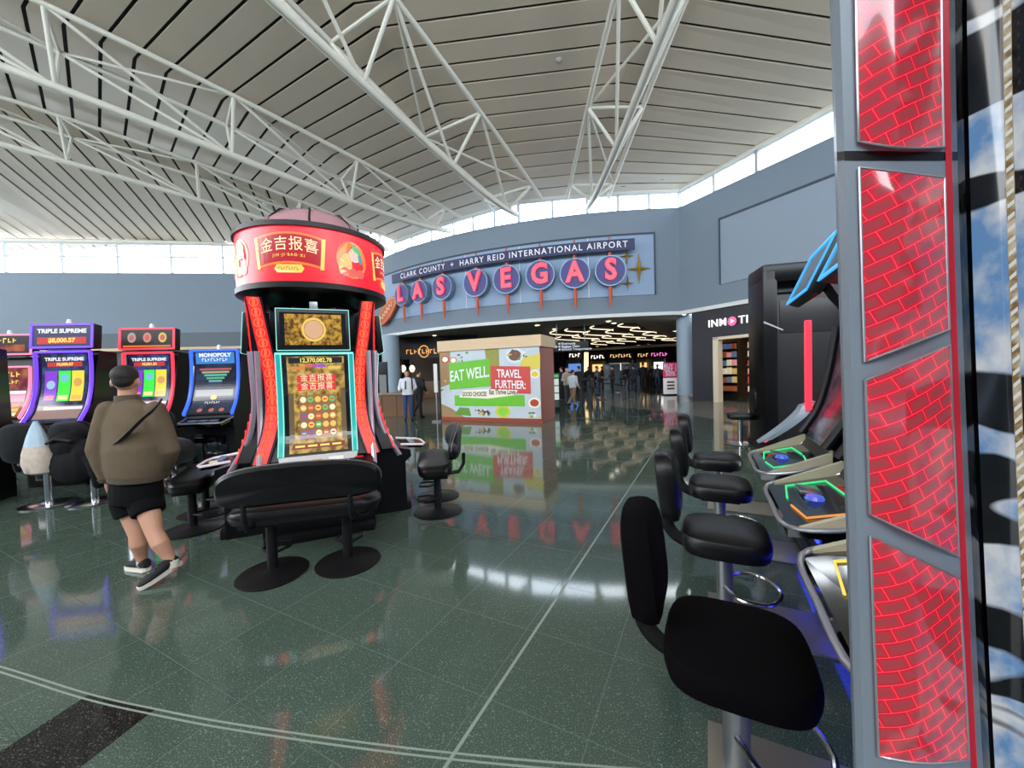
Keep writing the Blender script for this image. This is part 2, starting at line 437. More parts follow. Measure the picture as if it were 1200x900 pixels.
truss(4, 'white tubular roof truss on the side of the red woven light panel', 1.0, 1.7)

# ---- curved bulkhead (the wall that carries the big sign)
PA, PB, PC = Vector((-8.2, 24.6)), Vector((1.67, 18.8)), Vector((7.94, 18.0))
def circ(a, b, c):
    d = 2 * (a.x * (b.y - c.y) + b.x * (c.y - a.y) + c.x * (a.y - b.y))
    ux = (a.dot(a) * (b.y - c.y) + b.dot(b) * (c.y - a.y) + c.dot(c) * (a.y - b.y)) / d
    uy = (a.dot(a) * (c.x - b.x) + b.dot(b) * (a.x - c.x) + c.dot(c) * (b.x - a.x)) / d
    return Vector((ux, uy))
WC = circ(PA, PB, PC); WR = (PA - WC).length
TH_C = math.atan2(PC.y - WC.y, PC.x - WC.x); TH_A = math.atan2(PA.y - WC.y, PA.x - WC.x)
if TH_A > 0: TH_A -= 2 * math.pi
def W(s, z, d=0.0):
    """s metres along the bulkhead, to the left of its right-hand corner; d metres proud of it."""
    th = TH_C - s / WR
    return Vector((WC.x + (WR + d) * math.cos(th), WC.y + (WR + d) * math.sin(th), z))
SMAX = WR * abs(TH_C - TH_A) + 4.0
def s_at(px, z=6.0):
    lo, hi = -1.0, SMAX
    for _ in range(50):
        mid = (lo + hi) / 2
        if proj(W(mid, z))[0] > px: lo = mid
        else: hi = mid
    return (lo + hi) / 2
def curved(mb, s0, s1, z0, z1, d0, d1, mi=0, n=None):
    n = n or max(2, int(abs(s1 - s0) / .5))
    for i in range(n):
        a = s0 + (s1 - s0) * i / n; b = s0 + (s1 - s0) * (i + 1) / n
        mb.hexa([W(a, z0, d0), W(b, z0, d0), W(b, z0, d1), W(a, z0, d1)], [W(a, z1, d0), W(b, z1, d0), W(b, z1, d1), W(a, z1, d1)], mi)
    return mb
BZ0, BZ1 = 4.0, 8.9
wf = tag(curved(MB(), 0, SMAX, BZ0, BZ1, -.5, 0).build('wall_front', m_wall), 'curved blue-grey bulkhead wall above the food court', 'wall', kind='structure')
curved(MB(), 0, SMAX, BZ0 - .02, BZ0 + .14, -.02, .06).build('edge_trim', m_white, wf)
sp0, sp1 = s_at(766, 6.5), s_at(452, 6.0)
curved(MB(), sp0, sp1, 4.95, 7.72, 0, .05).build('sign_panel', m_wall_lt, wf)
fr = MB(); curved(fr, sp0 - .06, sp1, 7.72, 7.80, 0, .09); curved(fr, sp0 - .06, sp0, 4.95, 7.8, 0, .09, n=1)
fr.build('panel_edge', mat('slate_edge', '35404d', .6), wf)
for px in (547, 610, 690):
    s = s_at(px, 6); curved(MB(), s, s + .03, 4.95, 7.72, .05, .054, n=1).build('panel_seam', m_white, wf)

# ---- right-hand wall
RD = Vector((2.66, -5.1, 0)).normalized(); RN = Vector((-RD.y, RD.x, 0)) * -1
if RN.x > 0: RN = -RN
RC = Vector((PC.x, PC.y, 0))
def WRt(s, z, d=0.0): return RC + RD * s + RN * d + Vector((0, 0, z))
def rbox(mb, s0, s1, z0, z1, d0, d1, mi=0):
    return mb.hexa([WRt(s0, z0, d0), WRt(s1, z0, d0), WRt(s1, z0, d1), WRt(s0, z0, d1)], [WRt(s0, z1, d0), WRt(s1, z1, d0), WRt(s1, z1, d1), WRt(s0, z1, d1)], mi)
def sr_at(px, z=5.0):
    lo, hi = 0.0, 15.0
    for _ in range(50):
        mid = (lo + hi) / 2
        if proj(WRt(mid, z))[0] < px: lo = mid
        else: hi = mid
    return (lo + hi) / 2
wr_ = tag(rbox(MB(), 0, 22, BZ0, BZ1, -.5, 0).build('wall_right', m_wall), 'straight blue-grey upper wall over the electronics shop', 'wall', kind='structure')
rbox(MB(), 0, 22, BZ0 - .02, BZ0 + .14, -.02, .06).build('edge_trim', m_white, wr_)
q0 = sr_at(845, 6.5)
rbox(MB(), q0, 13, 4.95, 7.6, 0, .04).build('blank_panel', mat('blank_panel_paint', '8593a1', .6, var=.03, scale=2), wr_)
e = MB(); rbox(e, q0 - .05, 13, 7.6, 7.68, 0, .07); rbox(e, q0 - .06, q0, 4.95, 7.68, 0, .07)
e.build('panel_edge', MATS['slate_edge'], wr_)

# ---- left wall and the bulkhead joining it
LA, LB = Vector((-36, 24.2, 0)), Vector((-6, 28.4, 0))
LD = (LB - LA).normalized(); LN = Vector((LD.y, -LD.x, 0))
def WL(s, z, d=0.0): return LA + LD * s + LN * d + Vector((0, 0, z))
def lbox(mb, s0, s1, z0, z1, d0, d1, mi=0):
    return mb.hexa([WL(s0, z0, d0), WL(s1, z0, d0), WL(s1, z0, d1), WL(s0, z0, d1)], [WL(s0, z1, d0), WL(s1, z1, d0), WL(s1, z1, d1), WL(s0, z1, d1)], mi)
wl_ = tag(lbox(MB(), -10, 30.3, 4.9, BZ1, -.4, 0).build('wall_left', m_wall), 'blue-grey upper wall beyond the small slot machines', 'wall', kind='structure')
lbox(MB(), -10, 30.3, 3.9, 4.9, -.4, -.02).build('dark_band', mat('slate_band', '5c646c', .7), wl_)
lbox(MB(), -10, 30.3, 3.75, 3.92, -.3, .12).build('edge_trim', m_beige, wl_)

# ---- clerestory glazing
m_pane = glass_mat('clear_glass', (.96, .98, 1.0), .05)
m_frame = mat('window_frame_white', 'bfc4c8', .5)
wcount = [0]
def glazing(p0, p1, z0, zt0, zt1, n, rail=None, label='', out=None):
    wcount[0] += 1
    p0, p1 = Vector((p0[0], p0[1], 0)), Vector((p1[0], p1[1], 0)); d = (p1 - p0) / n
    nn = Vector((-d.y, d.x, 0)).normalized() * .05
    f = MB()
    def seg(a, b, za0, za1, zb0, zb1, t=1.0):
        f.hexa([a - nn * t + Vector((0, 0, za0)), b - nn * t + Vector((0, 0, zb0)), b + nn * t + Vector((0, 0, zb0)), a + nn * t + Vector((0, 0, za0))],
               [a - nn * t + Vector((0, 0, za1)), b - nn * t + Vector((0, 0, zb1)), b + nn * t + Vector((0, 0, zb1)), a + nn * t + Vector((0, 0, za1))])
    seg(p0, p1, zt0 - .12, zt0, zt1 - .12, zt1); seg(p0, p1, z0, z0 + .1, z0, z0 + .1)
    e = d.normalized() * .055
    zt = lambda i: zt0 + (zt1 - zt0) * i / n
    for i in range(n + 1):
        c = p0 + d * i; seg(c - e, c + e, z0, zt(i), z0, zt(i), 1.6)
    if rail: seg(p0, p1, rail, rail + .07, rail, rail + .07, 1.2)
    wobj = tag(f.build('window_%d' % wcount[0], m_frame), label, 'window', kind='structure')
    for i in range(n):
        a, b = p0 + d * i + e, p0 + d * (i + 1) - e
        MB().hexa([a + Vector((0, 0, z0)) - nn * .15, b + Vector((0, 0, z0)) - nn * .15, b + Vector((0, 0, z0)) + nn * .15, a + Vector((0, 0, z0)) + nn * .15],
                  [a + Vector((0, 0, zt(i))) - nn * .15, b + Vector((0, 0, zt(i + 1))) - nn * .15, b + Vector((0, 0, zt(i + 1))) + nn * .15, a + Vector((0, 0, zt(i))) + nn * .15]).build('pane', m_pane, wobj)
    # eave beam
    MB().tube([p0 + Vector((0, 0, zt0 + .06)), p1 + Vector((0, 0, zt1 + .06))], (.16), 6).build('eave_beam', m_steel_w, wobj)
    return wobj
EP = [h(0) for h in H]
for i, (k, n, lab) in enumerate(((1, 3, 'clerestory glazing behind the far left end of the curved bulkhead'), (2, 3, 'clerestory glazing over the word LAS on the bulkhead'),
                                 (3, 2, 'clerestory glazing over the letters V, E and G'), (4, 3, 'clerestory glazing over the last letters of the bulkhead sign'))):
    glazing(EP[k], EP[k + 1], 8.5, EP[k].z - .02, EP[k + 1].z - .02, n, None, lab)
r0, r1 = H[5](0), H[5](20)
zs = H[5]
prev = 0
for q in range(5):
    t0, t1 = q * 3.2, (q + 1) * 3.2
    glazing(zs(t0), zs(t1), 8.5, zs(t0).z - .05, zs(t1).z - .05, 1 if q else 2, None, ['narrow clerestory pane at the corner over the shop wall', 'second clerestory pane along the shop wall', 'third clerestory pane along the shop wall', 'fourth clerestory pane along the shop wall', 'clerestory pane above the red woven light panel'][q])
gl = glazing(WL(-9, 0, -.3), WL(29.4, 0, -.3), 8.7, 10.95, 10.95, 12, 10.0, 'long clerestory band over the left wall')
# floor of the gutter shelves on top of the bulkheads
tag(MB().add([W(s_, BZ1 - .02, -.3) for s_ in (0, 4, 8, 12, 16, SMAX)] + [Vector((-12, 28, BZ1 - .02)), Vector((8.6, 20, BZ1 - .02))], [list(range(8))]).build('trim_1', m_wall), 'flat ledge on top of the curved bulkhead', 'ledge', kind='structure')

# ---- unseen hall walls, added to cut the light from behind the camera
wre = tag(MB().box((-8, -9.6, 4.2), (62, .4, 8.6)).build('wall_added_rear', m_wall), 'blue-grey wall added behind the viewer to cut rear light', 'wall', kind='structure')
tag(MB().box((-40.5, 7.5, 4.2), (.4, 34, 8.6)).build('wall_added_west', m_wall), 'blue-grey wall added far to the left to cut side light', 'wall', kind='structure')
tag(MB().box((21, -5.5, 4.2), (.4, 9, 8.6)).build('wall_added_east', m_wall), 'blue-grey wall added to the right behind the viewer to cut light', 'wall', kind='structure')

# ================================================================== BIG SIGN ON THE BULKHEAD
m_navy = mat('sign_navy', '1d2350', .5)
m_violet = mat('disc_blue', '34357c', .45)
m_discrim = mat('disc_rim', '7d93a8', .4, .4)
m_neon = glow('neon_red', (1.0, .05, .11), 1.25)
m_neon_core = mat('letter_face', 'd8203c', .4, 0, (1, .10, .16), .55)
m_orange = mat('spike_orange', 'c4512f', .5, var=.1)
m_signtext = mat('sign_text_white', 'e8e8f0', .5)
m_star = mat('star_gold', 'c9992e', .35, .5)
sL, sR = s_at(468, 7), s_at(741, 7)
bz = 7.18
b = MB(); curved(b, sR, sL, bz - .25, bz + .25, .42, .5)
ban = thing('sign_banner', 'navy banner lettered CLARK COUNTY HARRY REID INTERNATIONAL AIRPORT', 'sign', W((sL + sR) / 2, bz, .4))
org = ban.location.copy()
def local(mb, o):
    for v in mb.v: v -= o
    return mb
local(b, org).build('board', m_navy, ban)
def WF(sc, zc, off): return lambda x, y, d=0.0: W(sc - x, zc + y, off + d)
tx = MB(); a0, a1 = s_at(733, 7.2), s_at(478, 7)
vs_, fs_ = text_geo('CLARK COUNTY  +  HARRY REID INTERNATIONAL AIRPORT', .40, bold=.004, space=1.25)
x0 = min(v.x for v in vs_); x1 = max(v.x for v in vs_); k = (a1 - a0) / (x1 - x0)
fn = WF((a0 + a1) / 2, bz, .505); mid = (x0 + x1) / 2
tx.add([fn((v.x - mid) * k, v.y, 0) for v in vs_], fs_)
local(tx, org).build('lettering', m_signtext, ban)
for s_ in (sR + .6, (sR + sL) / 2, sL - .6): local(curved(MB(), s_ - .03, s_ + .03, bz - .04, bz + .04, .05, .42, n=1), org).build('bracket', m_alu, ban)

def letter_sign(ch, px, py, rad, label):
    s_ = s_at(px, 6.0); lo, hi = 4.0, 9.0
    for _ in range(40):
        m_ = (lo + hi) / 2
        if proj(W(s_, m_, .3))[1] > py: lo = m_
        else: hi = m_
    z = (lo + hi) / 2
    o = W(s_, z, 0); th = TH_C - s_ / WR
    n = Vector((math.cos(th), math.sin(th), 0)); ux = Vector((-n.y, n.x, 0)); uz = Vector((0, 0, 1))
    T = thing('letter_sign', label, 'sign', o, 0, 'round letter signs on the bulkhead')
    fn = lambda x, y, d=0.0: ux * x + uz * y + n * d
    N = 36
    def disc(r, d0, d1): return [[fn(r * math.cos(2 * math.pi * i / N), r * math.sin(2 * math.pi * i / N), d) for i in range(N)] for d in (d0, d1)]
    MB().loft(disc(rad, .10, .46), smooth=False).build('drum', m_discrim, T)
    MB().loft(disc(rad * .93, .45, .475), smooth=False).build('face', m_violet, T)
    t = MB(); add_text(t, lambda x, y, d: fn(x * .88, y, d + .53), ch, rad * 1.85, bold=.05, depth=.05)
    tt = t.build('letter', m_neon_core, T)
    t2 = MB(); add_text(t2, lambda x, y, d: fn(x * .88, y, .59), ch, rad * 1.85, bold=.01)
    t2.build('neon_tube', m_neon, tt)
    zt = bz + .45 - z
    for a, c, nm in ((rad * .9, zt, 'spike_top'), (-rad * .9, -rad - .95, 'spike_tail')):
        pts = [fn(0, a, .3), fn(0, a + (c - a) * .5, .3), fn(0, c, .3)]
        MB().tube(pts, [.085, .085, .03], 8).build(nm, m_orange, T)
    MB().tube([fn(0, 0, 0.02), fn(0, 0, .12)], .12, 10).build('bracket', m_alu, T)
for ch, px, py, r, lab in (('L', 478, 346, .62, 'round blue sign with red neon letter L'), ('A', 498, 342, .62, 'round blue sign with red neon A, second letter of LAS'),
                           ('S', 524, 337, .66, 'round blue sign with red neon S, third letter of LAS'), ('V', 562, 332, .70, 'round blue sign with red neon letter V'),
                           ('E', 597, 328, .70, 'round blue sign with red neon letter E'), ('G', 635, 323, .70, 'round blue sign with red neon letter G'),
                           ('A', 674, 321, .70, 'round blue sign with red neon A, fourth letter of VEGAS'), ('S', 714, 318, .70, 'round blue sign with red neon S, last letter of VEGAS')):
    letter_sign(ch, px, py, r, lab)
def star_sign(px, z, r, label):
    s_ = s_at(px, z); o = W(s_, z, 0); th = TH_C - s_ / WR
    n = Vector((math.cos(th), math.sin(th), 0)); ux = Vector((-n.y, n.x, 0))
    pts = []
    for i in range(8):
        q = r if i % 2 == 0 else r * .16
        q = q * (.72 if i % 4 == 2 - 2 else 1) if i % 2 == 0 and i % 4 == 0 else q
        pts.append(ux * (q * math.cos(i * math.pi / 4)) + Vector((0, 0, q * math.sin(i * math.pi / 4))))
    T = thing('star_ornament', label, 'star', o, 0, 'gold stars beside the bulkhead sign')
    f = MB(); c = n * .28
    vs_ = [p + n * .14 for p in pts]
    f.add(vs_ + [c, n * .10], [(i, (i + 1) % 8, 8) for i in range(8)] + [((i + 1) % 8, i, 9) for i in range(8)])
    f.build('star', m_star, T)
    MB().tube([n * .03, n * .13], .03, 6).build('pin', m_alu, T)
star_sign(734, 6.75, .45, 'small upper gold star near the end of the navy banner')
star_sign(748, 6.15, .75, 'large four-pointed gold star near the panel edge')
star_sign(735, 5.5, .38, 'small lower gold star under the large star')
# orange oval plaque at the far left of the sign
s_ = s_at(459, 5.7); o = W(s_, 5.45, .2); th = TH_C - s_ / WR
n = Vector((math.cos(th), math.sin(th), 0)); ux = Vector((-n.y, n.x, 0)); ca, sa = math.cos(.55), math.sin(.55)
T = thing('oval_plaque', 'orange oval plaque beside the letter L of the big sign', 'sign', o)
def ofn(x, y, d=0.0): return ux * (x * ca - y * sa) + Vector((0, 0, x * sa + y * ca)) + n * d
MB().loft([[ofn(1.3 * math.cos(t), .5 * math.sin(t), d) for t in [2 * math.pi * i / 30 for i in range(30)]] for d in (0, .15)], smooth=False).build('plaque', m_orange, T)
q = MB(); ring(q, ofn, 0, 0, 1.22, .43, .06, .16); q.build('rim', m_star, T)
q = MB().tube([ofn(-.8 + i * .08, .14 * math.sin(i * 1.7), .17) for i in range(21)], .03, 6); q.build('script', mat('cream', 'e6d2a8', .5), T)
MB().tube([n * -.16, n * 0], .05, 6).build('bracket', m_alu, T)

# ================================================================== SOFFIT AND FOOD COURT BEYOND
SZ = 4.02
sof = tag(MB().add([W(s_, SZ, -.02) for s_ in [SMAX * i / 14 for i in range(15)]] + [Vector((-14, 45, SZ)), Vector((21.5, 45, SZ)), Vector((9.6, 20, SZ))], [list(range(18))]).build('ceiling_court', m_soffit),
          'low plaster ceiling under the curved bulkhead', 'ceiling', kind='structure')
m_void = mat('dark_slat_void', '17130f', .8)
vp = [F(x, y, SZ) for x, y in ((642, 397), (660, 384), (725, 379), (745, 379), (765, 389), (782, 397), (792, 402), (695, 404))]
MB().prism([p - Vector((0, 0, .05)) for p in vp], (0, 0, .04)).build('dark_ceiling_field', m_void, sof)
m_lamp = glow('lamp_warm_white', (1, .9, .72), 9)
for px, py in ((476.6, 398.6), (488.6, 399.6), (509, 393), (629.6, 381), (650, 385.5), (713, 376.3), (719.5, 378.6), (791, 388), (790.5, 396), (760, 403), (748, 405), (700, 406)):
    p = F(px, py, SZ - .012)
    lab = 'recessed round downlight in the low plaster ceiling'
    T = thing('downlight', lab, 'light', p, 0, 'downlights in the low ceiling')
    MB().lathe([(.17, 0), (.19, -.025), (.14, -.03), (.13, -.012)], 16, cap=False).build('trim_ring', m_white, T)
    MB().lathe([(.01, -.014), (.135, -.014)], 16, cap=False).build('lens', m_lamp, T)
# wavy tube lights
m_tube = glow('tube_light', (1, .80, .55), 2.2)
wav = [(190, 115, 310, 155), (85, 130, 215, 190), (130, 185, 225, 228), (285, 165, 390, 215), (420, 90, 528, 135), (383, 135, 490, 190), (455, 200, 530, 238), (548, 172, 628, 215),
       (590, 120, 680, 178), (675, 70, 760, 118), (735, 158, 800, 203), (680, 203, 725, 236), (810, 100, 885, 158), (842, 190, 895, 222), (922, 142, 975, 190), (1010, 175, 1045, 213), (1075, 198, 1100, 228), (585, 222, 628, 252), (443, 235, 478, 262)]
for x0, y0, x1, y1 in wav:
    p, q = F(640 + x0 / 7.5, 370 + y0 / 7.5, SZ - .12), F(640 + x1 / 7.5, 370 + y1 / 7.5, SZ - .12)
    d = q - p; n = d.cross(Vector((0, 0, 1))).normalized() * d.length * .13
    c = (p + q) / 2
    pts = [p + d * t - n * math.sin(t * math.pi * 1.6) - c for t in [i / 10 for i in range(11)]]
    T = thing('wave_light', 'thin curved tube light under the dark ceiling of the food court', 'light', c, 0, 'wavy tube lights of the food court')
    MB().tube(pts, .02, 6).build('tube', m_tube, T)
    MB().tube([v + Vector((0, 0, .05)) for v in pts], .03, 6).build('housing', m_black, T)
# back of the food court
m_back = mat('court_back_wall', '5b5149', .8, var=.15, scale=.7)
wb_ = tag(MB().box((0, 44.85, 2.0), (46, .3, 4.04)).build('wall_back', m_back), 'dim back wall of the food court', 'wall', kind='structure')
m_pale = mat('shop_bulkhead_white', 'b9b4aa', .7)
MB().hexa([A(690, 411, 36), A(800, 405, 36), A(800, 405, 36.3), A(690, 411, 36.3)], [A(690, 408.5, 36), A(800, 402, 36), A(800, 402, 36.3), A(690, 408.5, 36.3)]).build('trim_2', m_pale)
tag(bpy.data.objects['trim_2'], 'pale shop bulkhead across the back of the food court', 'trim', kind='structure')
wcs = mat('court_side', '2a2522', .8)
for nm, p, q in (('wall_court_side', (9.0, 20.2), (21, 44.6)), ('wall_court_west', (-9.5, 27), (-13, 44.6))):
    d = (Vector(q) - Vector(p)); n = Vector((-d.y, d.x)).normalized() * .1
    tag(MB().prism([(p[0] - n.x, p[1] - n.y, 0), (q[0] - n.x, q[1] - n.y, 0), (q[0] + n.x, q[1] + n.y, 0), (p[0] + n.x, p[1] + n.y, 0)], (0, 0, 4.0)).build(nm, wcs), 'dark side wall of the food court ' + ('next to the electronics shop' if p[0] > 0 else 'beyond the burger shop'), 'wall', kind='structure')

def board(name, label, cat, x0, y0, x1, y1, Y, th, m, group=None, kind=None):
    """a thin standing or hanging board whose face fills the given pixel box at depth Y."""
    p, q = A(x0, y1, Y), A(x1, y1, Y); zt = A(x0, y0, Y).z; zb = p.z
    o = (p + q) / 2; o.z = zb
    T = thing(name, label, cat, o, 0, group, kind)
    w = (q.x - p.x); h = zt - zb
    MB().box((0, th / 2, h / 2), (w, th, h), bev=min(.012, th / 4)).build('panel', m, T)
    return T, w, h
def face(w, h, th=0): return lambda x, y, d=0.0: Vector((x, -d - .003, h / 2 + y))
# hanging direction sign
T, w, h = board('hanging_sign', 'black hanging direction sign listing Restrooms and Baggage Claim', 'sign', 649, 400.5, 690, 412.5, 19.6, .12, mat('sign_black', '101014', .5))
fn = face(w, h); t = MB()
for i, s_ in enumerate(('Restrooms', 'Baggage Claim', 'Ground Transportation')):
    add_text(t, lambda x, y, d, i=i: fn(x - w * .28, y + h * (.28 - .28 * i), .002), s_, .16, bold=.004, align='LEFT')
t.build('lettering', m_signtext, T)
for i in range(3):
    q = MB(); rect(q, fn, -w * .36, h * (.20 - .28 * i), -w * .31, h * (.36 - .28 * i), .002); q.build('pictogram', m_signtext, T)
q = MB(); flat(q, fn, [(-w * .46, 0), (-w * .42, .08), (-w * .42, .025), (-w * .39, .025), (-w * .39, -.025), (-w * .42, -.025), (-w * .42, -.08)], .002); q.build('arrow', m_signtext, T)
for sx in (-.4, .4): MB().tube([(w * sx, .06, h), (w * sx, .06, SZ - T.location.z)], .02, 6).build('hanger', m_alu, T)
# far shop fronts
def shopfront(name, label, x0, x1, y0, y1, Y, wallc, signc, sign_es, text, glowc=None):
    T, w, h = board(name, label, 'shop', x0, y0, x1, y1, Y, .5, wallc)
    T.location.z = 0; h = A(x0, y0, Y).z
    for c in list(T.children): bpy.data.objects.remove(c)
    MB().box((0, .6, h / 2), (w, .1, h)).build('back_panel', wallc, T)
    MB().box((0, .3, h - .35), (w, .6, .7)).build('fascia', mat(name + '_fascia', '201d1c', .6), T)
    for s in (-1, 1): MB().box((s * (w / 2 - .1), .3, h / 2), (.2, .6, h)).build('pier', wallc, T)
    MB().box((0, .15, .5), (w * .8, .5, 1.0)).build('counter', mat('counter_brown', '4a3528', .5, var=.1), T)
    q = MB(); add_blur(q, lambda x, y, d: Vector((x, -.01, h - .35 + y)), text, .46); q.build('lettering', signc, T)
    if glowc is not None: MB().box((0, .53, h * .55), (w * .7, .03, h * .22)).build('menu_screen', glowc, T)
    return T
m_tan = mat('shop_tan', '8f7d63', .7, var=.1)
m_tan2 = mat('shop_grey', '55565a', .7, var=.1)
g_white = glow('shop_white_glow', (1, .96, .9), 2.2); g_pink = glow('shop_pink_glow', (1, .2, .6), 1.6); g_blue = glow('shop_blue_glow', (.15, .35, .9), .8); g_warm = glow('shop_warm_glow', (1, .62, .25), 1.3)
shopfront('food_stall', 'blue-lit food stall with white sign under the hanging sign', 664, 685.5, 412, 447, 34, mat('stall_blue', '22304f', .6), g_white, 2, 4, g_blue)
shopfront('food_stall', 'tan food stall with a white-lettered black sign at the back', 692, 711, 414, 446, 35, m_tan, g_white, 2, 5, g_warm)
shopfront('food_stall', 'grey food stall with glass screens at the back', 712, 745, 413, 446, 36, m_tan2, g_warm, 2, 8, g_white)
shopfront('food_stall', 'brown food stall with a warm menu screen beside the pink sign', 746, 763, 412, 445, 36, m_tan, g_warm, 2, 4, g_warm)
shopfront('food_stall', 'food stall under a glowing pink sign', 764, 783, 411, 445, 35, m_tan2, g_pink, 2, 6, g_white)
MB().tube([A(687, 413, 33), A(687, 436, 33)], .18, 8).build('light_column', glow('strip_warm', (1, .75, .35), 2.2))
tag(bpy.data.objects['light_column'], 'glowing vertical warm light strip beside the blue food stall', 'light')
for k, (a, b_) in enumerate(((709, 727), (729, 750))):
    T, w, h = board('glass_screen', ['grey glass screen in front of the food stalls', 'second grey glass screen in front of the food stalls'][k], 'screen', a, 421, b_, 452, 28, .05, mat('glass_grey', '6b7680', .2))
    for s in (-1, 1): MB().box((s * w / 2, .02, h / 2), (.06, .08, h)).build('post', m_alu, T)
    T.location.z = 0

# ---- columns
m_col = mat('column_paint', '90a2b0', .45, var=.05)
def column(px, Y, r, label):
    p = A(px, 440, Y); T = thing('column_%d' % (1 if px > 600 else 2), label, 'column', (p.x, p.y, 0), kind='structure')
    MB().lathe([(r, 0.0), (r, 4.0)], 28).build('shaft', m_col, T)
    MB().lathe([(r + .03, 0), (r + .03, .16), (r + .01, .18)], 28).build('base_ring', m_alu, T)
column(804.5, 18.6, .42, 'round pale blue column beside the electronics shop')
column(459, 23.5, .52, 'round pale blue column left of the food poster box')

# ---- electronics shop under the right-hand wall
m_inm = mat('shop_navy', '10121f', .5, var=.1)
sA, sB = .55, 15.0
o0, o1 = sr_at(836, 1.5), sr_at(836, 1.5) + 4.6
ww = tag(rbox(MB(), sA, o0, 0, 3.98, -.35, -.05).build('wall_shopfront', m_inm), 'dark navy shopfront of the electronics shop', 'wall', kind='structure')
rbox(MB(), o0, o1, 2.75, 3.98, -.35, -.05).build('fascia', m_inm, ww)
rbox(MB(), o1, sB, 0, 3.98, -.35, -.05).build('pier', m_inm, ww)
rbox(MB(), o0 - .02, o0 + .22, 0, 2.78, -.30, .0).build('door_jamb', mat('jamb_cream', 'd8c9b0', .5), ww)
rbox(MB(), o0, o1, 2.66, 2.78, -.30, .0).build('door_head', MATS['jamb_cream'], ww)
rbox(MB(), sA, 12, 0, 3.98, -4.2, -4.0).build('shop_back', mat('shop_back', '4b3527', .7), ww)
for s_ in (sA, 11.9): rbox(MB(), s_, s_ + .1, 0, 3.98, -4.2, -.35).build('shop_side', MATS['shop_back'], ww)
rbox(MB(), sA, 12, 3.3, 3.4, -4.0, -.35).build('shop_ceiling', m_pale, ww)
rbox(MB(), sA + 1, 10, 3.27, 3.29, -2.6, -2.2).build('shop_light', glow('shop_light', (1, .82, .58), 9), ww)
t0 = sr_at(830, 3.3)
T = thing('shop_sign', 'white INMOTION lettering with pink play disc on the navy shopfront', 'sign', WRt(t0, 3.36, 0))
x = 0
g_sign = glow('sign_white_glow', (1, 1, 1), 1.3)
for part in ('INM', 'o', 'TION'):
    if part == 'o':
        fn = frame_fn(RD * (x + .19), RD, (0, 0, 1), RN)
        q = MB(); oval(q, fn, 0, 0, .19, .19, .03, n=24); q.build('play_disc', glow('play_pink', (.95, .12, .38), 1.0), T)
        q = MB(); flat(q, fn, [(-.055, -.09), (.10, 0), (-.055, .09)], .035); q.build('play_mark', g_sign, T)
        x += .45
    else:
        vs_, fs_ = text_geo(part, .44, bold=.003, depth=.02, align='LEFT', space=1.12)
        q = MB(); q.add([RD * (x + v.x) + Vector((0, 0, v.y)) + RN * (.02 + v.z) for v in vs_], fs_); q.build('lettering', g_sign, T)
        x += max(v.x for v in vs_) + .07
# goods racks inside
lit_pack_cols = [mat('pack_%d' % i, c, .5, 0, c, .55) for i, c in enumerate(('d8c9a8', 'c2a35e', 'b03a2e', 'e8e2d4', '8a4b2a', 'd98c8c', '5c6b8a'))]  # packs glow by themselves to look lit by the shop
for ri, (px, lab) in enumerate(((846, 'tall goods rack just inside the shop entrance'), (864, 'second goods rack inside the shop, hung with red packs'))):
    s_ = sr_at(px, 1.2) - .75 + ri * 1.0; T = thing('goods_rack', lab, 'rack', WRt(s_, 0, -1.6))
    MB().hexa(*[[RD * a + RN * b_ + Vector((0, 0, z)) for a, b_ in ((-.75, -.1), (.45, -.1), (.45, 0), (-.75, 0))] for z in (0, 2.6)]).build('back_panel', mat('rack_dark', '1b1512', .6), T)
    for i in range(6):
        MB().hexa(*[[RD * a + RN * b_ + Vector((0, 0, .38 + i * .38 + z)) for a, b_ in ((-.72, 0), (.42, 0), (.42, .22), (-.72, .22))] for z in (0, .02)]).build('shelf', m_alu, T)
    for i in range(6):
        for j in range(5):
            hh = random.uniform(.2, .3); a = -.6 + j * .235
            p = WRt(s_ + a, .405 + i * .38, -1.6 + .1)
            c = MB().hexa(*[[RD * u + RN * v + Vector((0, 0, z)) for u, v in ((-.085, -.05), (.085, -.05), (.085, .06), (-.085, .06))] for z in (0, hh)])
            tag(c.build('goods_pack', lit_pack_cols[(random.randrange(7) if ri == 0 else random.choice((2, 2, 5, 0, 3, 4)))], None, p), 'small boxed goods on the ' + ('first' if ri == 0 else 'second') + ' rack inside the electronics shop', 'package', 'packs on the %s shop rack' % ('first' if ri == 0 else 'second'))
p = F(839, 464); T = thing('shop_scanner', 'dark blue security gate post at the shop entrance', 'gate', (p.x, p.y, 0))
MB().box((0, 0, .7), (.45, .12, 1.4), bev=.03).build('panel', mat('scanner_blue', '1d2340', .4), T); MB().box((0, 0, .04), (.55, .22, .08), bev=.01).build('foot', m_black, T)
p = F(874, 459); tag(MB().box((0, 0, .25), (.5, .3, .5), bev=.03).build('red_display_box', mat('pack_red', 'b8342c', .5), None, (p.x, p.y, 0)), 'small red display box on the shop floor', 'box')

